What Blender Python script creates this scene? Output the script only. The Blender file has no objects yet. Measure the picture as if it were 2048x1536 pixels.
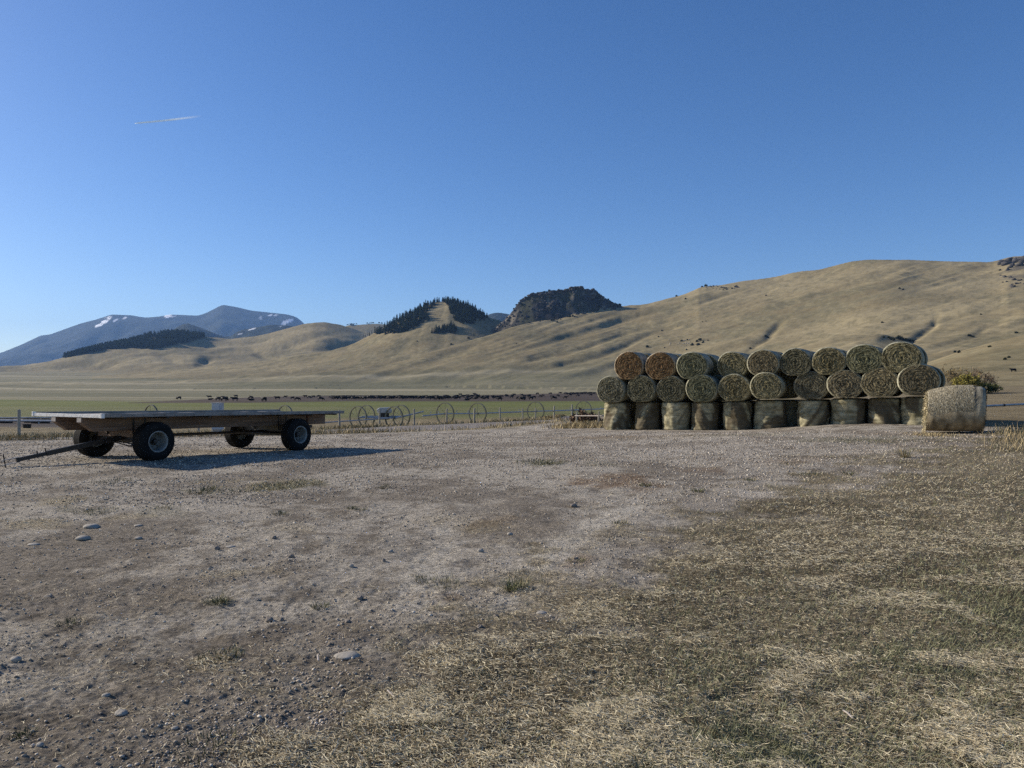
import bpy, bmesh, math, random
import numpy as np
from mathutils import Vector, Matrix

random.seed(7)
RNG = np.random.default_rng(11)
SC = bpy.context.scene
COL = SC.collection

# ------------------------------------------------------------------ camera, sky, sun, exposure
F, HOR, EYE, CX = 1479.0, 780.0, 1.55, 1024.0      # focal length and horizon in pixels of the 2048 px photo
cam = bpy.data.cameras.new("camera")
cam_o = bpy.data.objects.new("camera", cam)
COL.objects.link(cam_o)
cam_o.location = (0, 0, EYE)
cam_o.rotation_euler = (math.radians(90), 0, 0)
cam.sensor_width = 36.0
cam.lens = F / 2048 * 36
cam.shift_y = (HOR - 768) / 2048
cam.clip_start, cam.clip_end = 0.1, 90000
SC.camera = cam_o

SUN_EL = math.radians(24.5)
SUN_H = Vector((-0.935, 0.355, 0)).normalized()
SUN = Vector((SUN_H.x * math.cos(SUN_EL), SUN_H.y * math.cos(SUN_EL), math.sin(SUN_EL)))
world = bpy.data.worlds.new("World")
SC.world = world
world.use_nodes = True
wn, wl = world.node_tree.nodes, world.node_tree.links
wn.clear()
sky = wn.new("ShaderNodeTexSky")
sky.sky_type = 'NISHITA'
sky.sun_disc = False
sky.sun_elevation = SUN_EL
sky.sun_rotation = math.atan2(SUN_H.x, SUN_H.y)
sky.altitude = 1500
sky.air_density = 1.0
sky.dust_density = 1.3
sky.ozone_density = 2.5
bg = wn.new("ShaderNodeBackground")
bg.inputs[1].default_value = 0.074
wo = wn.new("ShaderNodeOutputWorld")
hs = wn.new("ShaderNodeHueSaturation")
hs.inputs['Hue'].default_value = 0.509
hs.inputs['Saturation'].default_value = 1.27
wl.new(sky.outputs[0], hs.inputs['Color'])
wl.new(hs.outputs[0], bg.inputs[0])
wl.new(bg.outputs[0], wo.inputs[0])

sun_l = bpy.data.lights.new("sun", 'SUN')
sun_l.energy = 4.0
sun_l.angle = math.radians(0.5)
sun_l.color = (1.0, 0.91, 0.78)
sun_o = bpy.data.objects.new("sun", sun_l)
COL.objects.link(sun_o)
sun_o.rotation_euler = SUN.to_track_quat('Z', 'Y').to_euler()

SC.view_settings.view_transform = 'Standard'
SC.view_settings.look = 'None'
SC.view_settings.gamma = 1
SC.view_settings.exposure = 0.8
SC.cycles.use_denoising = False
SC.cycles.denoiser = 'OPENIMAGEDENOISE'
SC.cycles.denoising_prefilter = 'ACCURATE'
SC.cycles.use_adaptive_sampling = False
SC.cycles.max_bounces = 6
SC.cycles.volume_bounces = 1

# ------------------------------------------------------------------ numpy helpers
def _hash(ix, iy, seed):
    n = (ix.astype(np.int64) * 374761393 + iy.astype(np.int64) * 668265263 + seed * 1442695041) & 0xffffffff
    n = ((n ^ (n >> 13)) * 1274126177) & 0xffffffff
    n = n ^ (n >> 16)
    return (n & 0xffffff) / float(0xffffff)

def vnoise(x, y, seed=0):
    ix, iy = np.floor(x), np.floor(y)
    fx, fy = x - ix, y - iy
    sx, sy = fx * fx * fx * (fx * (fx * 6 - 15) + 10), fy * fy * fy * (fy * (fy * 6 - 15) + 10)
    a, b = _hash(ix, iy, seed), _hash(ix + 1, iy, seed)
    c, d = _hash(ix, iy + 1, seed), _hash(ix + 1, iy + 1, seed)
    return (a + (b - a) * sx) * (1 - sy) + (c + (d - c) * sx) * sy - 0.5

def fbm(x, y, seed=0, oct=4, gain=0.5):
    s, a, f = 0, 1.0, 1.0
    for k in range(oct):
        s = s + a * vnoise(x * f + 17.3 * k, y * f - 9.1 * k, seed + k)
        a *= gain
        f *= 2.03
    return s

def sstep(a, b, x):
    t = np.clip((x - a) / (b - a), 0, 1)
    return t * t * (3 - 2 * t)

def lerp(a, b, t):
    return a + (b - a) * t

def npmesh(name, V, faces, mat=None, parent=None, col=None, smooth=False):
    """faces: list of int arrays (n,3) or (n,4)"""
    V = np.asarray(V, dtype=np.float32)
    me = bpy.data.meshes.new(name)
    me.vertices.add(len(V))
    me.vertices.foreach_set('co', V.ravel())
    loops = np.concatenate([np.asarray(f, dtype=np.int32).ravel() for f in faces])
    tot = np.concatenate([np.full(len(f), np.asarray(f).shape[1], dtype=np.int32) for f in faces])
    start = np.concatenate([[0], np.cumsum(tot)[:-1]]).astype(np.int32)
    me.loops.add(len(loops))
    me.loops.foreach_set('vertex_index', loops)
    me.polygons.add(len(tot))
    me.polygons.foreach_set('loop_start', start)
    try:
        me.polygons.foreach_set('loop_total', tot)
    except Exception:
        pass
    me.update(calc_edges=True)
    if smooth:
        me.polygons.foreach_set('use_smooth', np.ones(len(tot), dtype=bool))
    if col is not None:
        at = me.color_attributes.new('Col', 'FLOAT_COLOR', 'POINT')
        c = np.ones((len(V), 4), dtype=np.float32)
        c[:, :3] = col
        at.data.foreach_set('color', c.ravel())
    if mat:
        me.materials.append(mat)
    o = bpy.data.objects.new(name, me)
    COL.objects.link(o)
    if parent:
        o.parent = parent
    return o

def grid_faces(nr, nc):
    i = np.arange(nr * nc).reshape(nr, nc)
    return np.stack([i[:-1, :-1], i[:-1, 1:], i[1:, 1:], i[1:, :-1]], -1).reshape(-1, 4)

def tag(o, label=None, cat=None, group=None, kind=None):
    for k, v in (('label', label), ('category', cat), ('group', group), ('kind', kind)):
        if v:
            o[k] = v
    return o

def thing(name, label, cat, loc=(0, 0, 0), rotz=0.0, group=None):
    o = bpy.data.objects.new(name, None)
    o.empty_display_size = 0.2
    COL.objects.link(o)
    o.location = loc
    o.rotation_euler = (0, 0, rotz)
    return tag(o, label, cat, group)

def copy_tree(o, parent=None):
    c = o.copy()
    COL.objects.link(c)
    c.parent = parent
    for ch in list(o.children):
        copy_tree(ch, c)
    return c

def bm_obj(name, bm, mat, parent=None, bevel=0.0, smooth=False):
    if bevel > 0:
        bmesh.ops.bevel(bm, geom=list(bm.edges), offset=bevel, segments=2, affect='EDGES', profile=0.6)
    me = bpy.data.meshes.new(name)
    bm.normal_update()
    bm.to_mesh(me)
    bm.free()
    if smooth:
        for p in me.polygons:
            p.use_smooth = True
    me.materials.append(mat)
    o = bpy.data.objects.new(name, me)
    COL.objects.link(o)
    if parent:
        o.parent = parent
    return o

def add_box(bm, x0, x1, y0, y1, z0, z1, M=None):
    v = [bm.verts.new((x, y, z)) for x in (x0, x1) for y in (y0, y1) for z in (z0, z1)]
    for f in ((0, 1, 3, 2), (4, 6, 7, 5), (0, 4, 5, 1), (2, 3, 7, 6), (0, 2, 6, 4), (1, 5, 7, 3)):
        bm.faces.new([v[i] for i in f])
    if M:
        bmesh.ops.transform(bm, matrix=M, verts=v)
    return v

def add_tube(bm, pts, r, seg=8, cap=True):
    pts = [Vector(p) for p in pts]
    rr = r if isinstance(r, (list, tuple)) else [r] * len(pts)
    rings = []
    for i, p in enumerate(pts):
        d = (pts[min(i + 1, len(pts) - 1)] - pts[max(i - 1, 0)]).normalized()
        up = Vector((0, 0, 1)) if abs(d.z) < 0.95 else Vector((1, 0, 0))
        a = d.cross(up).normalized()
        b = a.cross(d)
        rings.append([bm.verts.new(p + (a * math.cos(2 * math.pi * k / seg) + b * math.sin(2 * math.pi * k / seg)) * rr[i]) for k in range(seg)])
    for i in range(len(rings) - 1):
        for k in range(seg):
            bm.faces.new((rings[i][k], rings[i][(k + 1) % seg], rings[i + 1][(k + 1) % seg], rings[i + 1][k]))
    if cap:
        bm.faces.new(rings[0][::-1])
        bm.faces.new(rings[-1])

def add_lathe(bm, prof, seg=32, axis='y', c=(0, 0, 0), close=False):
    """prof: list of (radius, offset along axis)"""
    rings = []
    for r, h in prof:
        ring = []
        for k in range(seg):
            t = 2 * math.pi * k / seg
            if axis == 'y':
                p = (r * math.cos(t), h, r * math.sin(t))
            elif axis == 'z':
                p = (r * math.cos(t), r * math.sin(t), h)
            else:
                p = (h, r * math.cos(t), r * math.sin(t))
            ring.append(bm.verts.new((p[0] + c[0], p[1] + c[1], p[2] + c[2])))
        rings.append(ring)
    n = len(rings)
    for i in range(n if close else n - 1):
        A, B = rings[i], rings[(i + 1) % n]
        for k in range(seg):
            bm.faces.new((A[k], A[(k + 1) % seg], B[(k + 1) % seg], B[k]))
    if not close:
        for ring in (rings[0][::-1], rings[-1]):
            try:
                bm.faces.new(ring)
            except ValueError:
                pass
    bmesh.ops.recalc_face_normals(bm, faces=list(bm.faces))

# ------------------------------------------------------------------ materials
def newmat(name):
    m = bpy.data.materials.new(name)
    m.use_nodes = True
    nt = m.node_tree
    b = nt.nodes['Principled BSDF']
    b.inputs['Specular IOR Level'].default_value = 0.2
    b.inputs['Roughness'].default_value = 0.9
    return m, nt, b

def node(nt, t, **kw):
    n = nt.nodes.new(t)
    for k, v in kw.items():
        if k in n.inputs.keys():
            n.inputs[k].default_value = v
        else:
            setattr(n, k, v)
    return n

def noise_mat(name, c1, c2, scale=8, rough=0.85, bump=0.0, bscale=None, spec=0.2, stretch=(1, 1, 1), detail=6, metallic=0.0, lo=0.35, hi=0.65, attr=False, dist=0.02):
    """two-colour noise material in object space; with attr=True the mesh colour is multiplied by the noise"""
    m, nt, b = newmat(name)
    L = nt.links
    tc = node(nt, 'ShaderNodeTexCoord')
    mp = node(nt, 'ShaderNodeMapping')
    mp.inputs['Scale'].default_value = stretch
    L.new(tc.outputs['Object'], mp.inputs[0])
    nz = node(nt, 'ShaderNodeTexNoise', Scale=scale, Detail=detail, Roughness=0.65)
    L.new(mp.outputs[0], nz.inputs['Vector'])
    rp = node(nt, 'ShaderNodeValToRGB')
    rp.color_ramp.elements[0].position, rp.color_ramp.elements[1].position = lo, hi
    rp.color_ramp.elements[0].color = (*c1, 1)
    rp.color_ramp.elements[1].color = (*c2, 1)
    L.new(nz.outputs['Fac'], rp.inputs[0])
    src = rp.outputs[0]
    if attr:
        at = node(nt, 'ShaderNodeVertexColor', layer_name='Col')
        mx = node(nt, 'ShaderNodeMix', data_type='RGBA', blend_type='MULTIPLY')
        mx.inputs[0].default_value = 1
        L.new(at.outputs[0], mx.inputs[6])
        L.new(src, mx.inputs[7])
        src = mx.outputs[2]
    L.new(src, b.inputs['Base Color'])
    b.inputs['Roughness'].default_value = rough
    b.inputs['Specular IOR Level'].default_value = spec
    b.inputs['Metallic'].default_value = metallic
    if bump:
        n2 = node(nt, 'ShaderNodeTexNoise', Scale=bscale or scale * 3, Detail=8, Roughness=0.7)
        L.new(mp.outputs[0], n2.inputs['Vector'])
        bp = node(nt, 'ShaderNodeBump', Strength=bump, Distance=dist)
        L.new(n2.outputs['Fac'], bp.inputs['Height'])
        L.new(bp.outputs[0], b.inputs['Normal'])
    return m

M = {}
M['yard'] = noise_mat('yard_dirt', (0.5, 0.5, 0.5), (1.42, 1.42, 1.42), 22, 0.95, 1.0, 60, 0.1, attr=True, dist=0.05, detail=8)
M['hill'] = noise_mat('dry_grass_hill', (0.84, 0.84, 0.84), (1.16, 1.16, 1.16), 0.12, 0.95, 0.5, 0.15, 0.05, attr=True, dist=1.2, detail=8)
M['mount'] = noise_mat('forested_mountain', (0.7, 0.7, 0.7), (1.3, 1.3, 1.3), 0.01, 0.95, 0.6, 0.01, 0.05, attr=True, dist=30.0)
M['blade'] = noise_mat('grass_blades', (0.85, 0.85, 0.85), (1.15, 1.15, 1.15), 3, 0.8, 0, spec=0.15, attr=True)
M['pebble'] = noise_mat('pebbles', (0.8, 0.8, 0.8), (1.2, 1.2, 1.2), 30, 0.85, 0.2, 80, 0.2, attr=True)
M['stone'] = noise_mat('pale_stone', (0.26, 0.235, 0.195), (0.42, 0.38, 0.32), 14, 0.85, 0.4, 40, 0.2, dist=0.01)
M['stone_dark'] = noise_mat('dark_stone', (0.15, 0.125, 0.10), (0.28, 0.24, 0.20), 14, 0.85, 0.5, 40, 0.2, dist=0.01)
M['net'] = noise_mat('net_wrapped_hay', (0.75, 0.75, 0.75), (1.25, 1.25, 1.25), 6, 0.75, 0.6, 30, 0.3, stretch=(1, 1, 1), attr=True, dist=0.03)
M['hay'] = noise_mat('cut_hay', (0.55, 0.55, 0.55), (1.5, 1.5, 1.5), 16, 0.9, 0.7, 45, 0.12, attr=True, dist=0.03)
M['rubber'] = noise_mat('tyre_rubber', (0.008, 0.008, 0.008), (0.02, 0.019, 0.018), 6, 0.8, 0.2, 40, 0.12)
M['rim'] = noise_mat('grey_rim_paint', (0.17, 0.168, 0.15), (0.33, 0.32, 0.285), 9, 0.5, 0.15, 30, 0.4)
M['rimdisc'] = noise_mat('shaded_rim_disc', (0.10, 0.098, 0.09), (0.22, 0.215, 0.195), 11, 0.7, 0.2, 30, 0.2)  # darker grey paints in the shade deep inside the dished rim
M['blackmetal'] = noise_mat('black_metal', (0.012, 0.011, 0.011), (0.035, 0.028, 0.022), 10, 0.5, 0.15, 40, 0.45)
M['rust'] = noise_mat('rusty_strap', (0.05, 0.022, 0.014), (0.10, 0.045, 0.03), 14, 0.8, 0.3, 40)
M['beam'] = noise_mat('brown_timber', (0.115, 0.075, 0.056), (0.245, 0.175, 0.128), 4, 0.8, 0.5, 10, 0.2, stretch=(0.25, 3, 6), dist=0.01)
M['beam_end'] = noise_mat('sawn_timber_end', (0.38, 0.33, 0.28), (0.55, 0.48, 0.42), 10, 0.85, 0.3, 30)
M['board'] = noise_mat('weathered_board', (0.30, 0.28, 0.25), (0.58, 0.54, 0.48), 5, 0.9, 0.5, 14, 0.03, stretch=(4, 0.5, 4), dist=0.008)
M['frontboard'] = noise_mat('worn_white_board', (0.55, 0.52, 0.47), (0.85, 0.82, 0.76), 9, 0.85, 0.4, 24, 0.05, lo=0.3, hi=0.5)
M['rail'] = noise_mat('worn_steel_rail', (0.15, 0.135, 0.118), (0.33, 0.30, 0.265), 6, 0.5, 0.2, 30, 0.3, stretch=(0.4, 3, 3))
M['post'] = noise_mat('weathered_post', (0.26, 0.235, 0.19), (0.46, 0.42, 0.34), 6, 0.9, 0.5, 20, 0.1, stretch=(3, 3, 0.5), dist=0.01)
M['wire'] = noise_mat('fence_wire', (0.14, 0.13, 0.12), (0.22, 0.2, 0.18), 4, 0.6, 0)
M['galv'] = noise_mat('dull_aluminium', (0.32, 0.33, 0.33), (0.5, 0.5, 0.49), 3, 0.5, 0.1, 20, 0.5, metallic=0.4)
M['whlrim'] = noise_mat('olive_wheel_rim', (0.09, 0.09, 0.06), (0.19, 0.185, 0.13), 3, 0.6, 0.1, 20, 0.3)
M['cabinet'] = noise_mat('grey_cabinet_paint', (0.36, 0.39, 0.41), (0.46, 0.49, 0.5), 3, 0.5, 0.05, 20, 0.4)
M['cow'] = noise_mat('black_cow_hide', (0.008, 0.007, 0.007), (0.022, 0.017, 0.015), 2, 0.7, 0)
M['pine'] = noise_mat('pine_needles', (0.016, 0.026, 0.012), (0.042, 0.06, 0.026), 0.8, 0.9, 0, spec=0.05)
M['juniper'] = noise_mat('juniper_leaves', (0.02, 0.026, 0.012), (0.05, 0.058, 0.028), 1.0, 0.9, 0, spec=0.05)
M['rockm'] = noise_mat('dark_outcrop_rock', (0.03, 0.028, 0.027), (0.10, 0.092, 0.085), 0.5, 0.9, 0.8, 1.2, 0.1, dist=0.6)
M['twig'] = noise_mat('shrub_twigs', (0.8, 0.8, 0.8), (1.2, 1.2, 1.2), 2, 0.85, 0, attr=True)
M['contrail'] = newmat('contrail_ice')[0]
nt = M['contrail'].node_tree
b = nt.nodes['Principled BSDF']
b.inputs['Base Color'].default_value = (0.95, 0.95, 0.95, 1)
at = node(nt, 'ShaderNodeVertexColor', layer_name='Col')
sp = node(nt, 'ShaderNodeSeparateColor')
nt.links.new(at.outputs[0], sp.inputs[0])
tl = node(nt, 'ShaderNodeBsdfTranslucent', Color=(0.84, 0.93, 1.0, 1))
df = node(nt, 'ShaderNodeBsdfDiffuse', Color=(0.84, 0.93, 1.0, 1))
tp = node(nt, 'ShaderNodeBsdfTransparent')
m1, m2 = node(nt, 'ShaderNodeMixShader'), node(nt, 'ShaderNodeMixShader')
nt.links.new(df.outputs[0], m1.inputs[1])
nt.links.new(tl.outputs[0], m1.inputs[2])
nt.links.new(sp.outputs[0], m2.inputs[0])
nt.links.new(tp.outputs[0], m2.inputs[1])
nt.links.new(m1.outputs[0], m2.inputs[2])
nt.links.new(m2.outputs[0], nt.nodes['Material Output'].inputs['Surface'])
nt.nodes.remove(b)

# ------------------------------------------------------------------ terrain heights
NEAR = np.array([
    (-3, 2, 0), (0, 2, 0), (3, 2, 0), (-4, 6, 0), (0, 6, 0), (4, 6, 0.0), (-9, 10, 0.0), (0, 10, -0.01), (8, 10, 0.02),
    (-14, 15, 0.0), (-8.4, 15.1, 0.0), (-7.9, 16.3, -0.02), (-5.6, 20, -0.09), (0, 16, -0.03), (0, 22, -0.12), (8, 18, 0.02), (15, 18, 0.08),
    (-17, 24, -0.24), (-12, 30, -0.45), (-6, 36, -0.6), (0, 45, -0.85), (-22.7, 34, -0.66), (-16, 44, -0.95), (-9.85, 55, -1.16),
    (-3, 60, -1.13), (1, 65, -1.2), (6.3, 77, -1.26), (-45, 40, -0.85), (-60, 62, -1.45), (-30, 60, -1.5), (-13, 61, -1.65),
    (-3.1, 66, -1.5), (2.3, 71.5, -1.5), (7.7, 79, -1.5), (3.5, 40, -0.58), (3, 30, -0.27), (8, 26, -0.05),
    (4.6, 36.0, -0.41), (7.5, 34.5, -0.34), (10.7, 32.6, -0.22), (13.8, 31, 0.02), (16.5, 29.4, 0.10), (8, 40, -0.5), (14, 38, -0.1), (20, 34, 0.25),
    (15.1, 24.7, 0.1), (16.8, 25.3, 0.12), (22, 26, 0.12), (26, 38, 0.3), (40, 60, 0.25), (66, 100, 1.2), (50, 100, 0.8), (88, 130, 1.7), (125, 130, 2.2),
    (30, 100, -0.5), (0, 100, -1.75), (-60, 100, -1.9), (-120, 130, -2.1), (0, 130, -1.95), (25, 130, -1.4), (0, 165, -2.2), (-110, 165, -2.2),
    (-12, -6, 0), (12, -6, 0), (0, -12, 0)], dtype=float)
_d = np.sqrt((NEAR[:, None, 0] - NEAR[None, :, 0]) ** 2 + (NEAR[:, None, 1] - NEAR[None, :, 1]) ** 2 + 9.0)
_A = np.zeros((len(NEAR) + 3, len(NEAR) + 3))
_A[:-3, :-3] = _d - np.eye(len(NEAR)) * 0.15 * -1
_A[:-3, -3] = 1
_A[:-3, -2:] = NEAR[:, :2]
_A[-3, :-3] = 1
_A[-2:, :-3] = NEAR[:, :2].T
_w = np.linalg.solve(_A, np.concatenate([NEAR[:, 2], [0, 0, 0]]))

def z_near(x, y):
    x, y = np.asarray(x, float), np.asarray(y, float)
    z = _w[-3] + _w[-2] * x + _w[-1] * y
    for k in range(len(NEAR)):
        z = z + _w[k] * np.sqrt((x - NEAR[k, 0]) ** 2 + (y - NEAR[k, 1]) ** 2 + 9.0)
    return z

def poly(u, pts):
    p = np.array(pts, float)
    return np.interp(u, p[:, 0], p[:, 1])

def spoly(u, pts, w=6):
    return (poly(u - w, pts) + 2 * poly(u, pts) + poly(u + w, pts)) / 4

def yz(y, Y):           # height of a point seen at row y from distance Y
    return EYE - (y - HOR) * Y / F

PL = [(130, 820), (165, 813.5), (200, 809.5), (300, 803), (400, 799), (500, 796), (600, 791.5), (700, 787), (1000, 773), (1400, 760), (1800, 750), (2500, 745), (4000, 743), (9000, 742)]
PR = [(130, 779), (165, 772), (200, 767), (300, 758), (400, 750), (500, 742), (700, 728), (1000, 712), (1400, 700), (1800, 695), (2500, 690), (4000, 700), (9000, 730)]
C_LEFT = [(-900, 752), (-200, 745), (0, 738), (50, 732.6), (132, 713.6), (178, 702), (239, 686), (300, 672), (350, 666), (380, 668), (412, 675), (466, 676.8), (514, 671.7), (565, 659), (608, 647.6), (628, 644), (654, 644), (679, 649), (705, 656), (727, 664), (760, 668), (900, 690), (1100, 720), (3000, 740)]
C_CONE = [(-900, 900), (50, 775), (150, 757), (250, 747), (400, 733), (500, 723), (562, 714), (654, 700), (690, 690), (709, 683), (736, 670), (787, 642), (825, 624), (856, 609.5), (880, 602), (895, 599), (911, 603.5), (934, 609), (953, 619), (969, 629), (985, 638), (1005, 643), (1030, 652), (1100, 700), (1200, 780), (3000, 900)]
C_ROCK = [(-900, 900), (940, 720), (976, 667), (1010, 639), (1031, 611.5), (1046, 597.5), (1066, 589), (1089, 586.5), (1113, 583), (1117, 580.5), (1127, 584.5), (1142, 576.5), (1157, 576), (1174, 579), (1189, 582), (1199, 591), (1215, 601), (1229, 607.5), (1246, 613), (1300, 660), (3000, 900)]
C_BIG = [(-900, 790), (400, 758), (500, 752), (641, 742), (755, 728), (806, 721), (902, 690), (976, 668), (1026, 654), (1101, 642), (1126, 639), (1159, 629.5), (1200, 618), (1242, 612.5), (1280, 612), (1307, 605), (1350, 593.5), (1387, 580.6), (1398, 574.5), (1458, 568.8), (1488, 563.8), (1552, 553.7), (1600, 542.5), (1652, 533.7), (1694, 524.5), (1731, 521.3), (1797, 521), (1840, 522.8), (1950, 525), (1972, 526), (2000, 523), (2016, 517), (2048, 515), (2200, 510), (2500, 520), (3000, 560)]
C_ARC = [(-900, 900), (1400, 800), (1500, 722), (1600, 693), (1660, 676), (1709, 668), (1753, 667), (1797, 678), (1840, 692), (1900, 715), (2000, 760), (3000, 900)]
C_KNOLL = [(-900, 900), (1650, 800), (1800, 742), (1871, 719), (1928, 700), (1985, 682.5), (2048, 669), (2150, 650), (2400, 640), (3000, 660)]
C_BACK = [(-900, 900), (640, 700), (692, 649), (712, 648), (730, 646.5), (755, 645.5), (800, 650), (900, 680), (3000, 900)]
GULLY = [   # polylines in rows and columns of the photo, depth, width
    ([(1040, 724), (1076, 716), (1130, 705), (1192, 686), (1240, 668), (1300, 651), (1350, 640)], 3.4, 5),
    ([(1100, 733), (1172, 719), (1242, 696), (1300, 666), (1330, 655), (1370, 648)], 4.2, 6),
    ([(1490, 705), (1533, 676), (1561, 648), (1575, 636)], 4.0, 6),
    ([(1800, 690), (1819, 684), (1850, 662), (1868, 650), (1875, 630)], 4.5, 6),
    ([(1600, 600), (1680, 575), (1760, 555), (1790, 547)], 2.0, 7),
    ([(1300, 640), (1400, 612), (1500, 588), (1560, 572)], 2.0, 6),
    ([(1330, 625), (1420, 600), (1540, 565), (1650, 548)], 1.8, 6),
    ([(880, 738), (819, 750), (780, 757)], 1.6, 3), ([(534, 751), (560, 749), (616, 743.5), (644, 742), (720, 735)], 1.6, 3),
    ([(386, 731), (410, 722), (437, 712)], 5.0, 7), ([(500, 703), (530, 710), (557, 714)], 4.0, 6), ([(620, 700), (680, 694), (720, 688)], 2.5, 5),
    ([(700, 690), (760, 690), (830, 700)], 2.0, 8), ([(560, 700), (600, 685), (640, 672)], 3.0, 6), ([(480, 690), (530, 680), (560, 672)], 2.5, 6),
    ([(860, 715), (900, 705), (960, 688)], 2.5, 6), ([(1940, 672), (1975, 655), (2020, 640)], 3.0, 6), ([(1870, 640), (1960, 628), (2048, 622)], 2.2, 6),
    ([(300, 705), (340, 715), (370, 722)], 3.0, 8), ([(180, 735), (260, 738), (330, 734)], 2.0, 5), ([(1250, 730), (1330, 712), (1420, 690)], 2.0, 7)]

def seg_dist(px, py, pts):
    d = np.full(np.shape(px), 1e9)
    for (ax, ay), (bx, by) in zip(pts[:-1], pts[1:]):
        t = np.clip(((px - ax) * (bx - ax) + (py - ay) * (by - ay)) / ((bx - ax) ** 2 + (by - ay) ** 2), 0, 1)
        d = np.minimum(d, np.hypot(px - ax - t * (bx - ax), py - ay - t * (by - ay)))
    return d

def plain_row(u, Y):
    k = sstep(1250, 1900, u)
    return (1 - k) * np.interp(Y, *np.array(PL).T) + k * np.interp(Y, *np.array(PR).T)

def layer(u, Y, crest, D, Ff, foot, prof, back, low=None):
    """a ridge: foot at distance Ff (row foot), crest at distance D (row crest), falling behind it"""
    foot = np.maximum(np.maximum(foot, crest + 3), plain_row(u, Ff) + 4)
    t = np.clip((Y - Ff) / (D - Ff), 0, 1)
    s = prof * t + (1 - prof) * (t * t * (3 - 2 * t))
    cl = crest if low is None else low                    # broad form below, skyline detail only near the top
    z = yz(foot + (cl - foot) * s + (crest - cl) * t ** 6, Ff + (D - Ff) * t)
    z = np.where(Y < Ff, -1e4, z)
    over = np.maximum(Y - D, 0)
    return np.where(Y > D, z - back * over * over / (over + 60), z)

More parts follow.
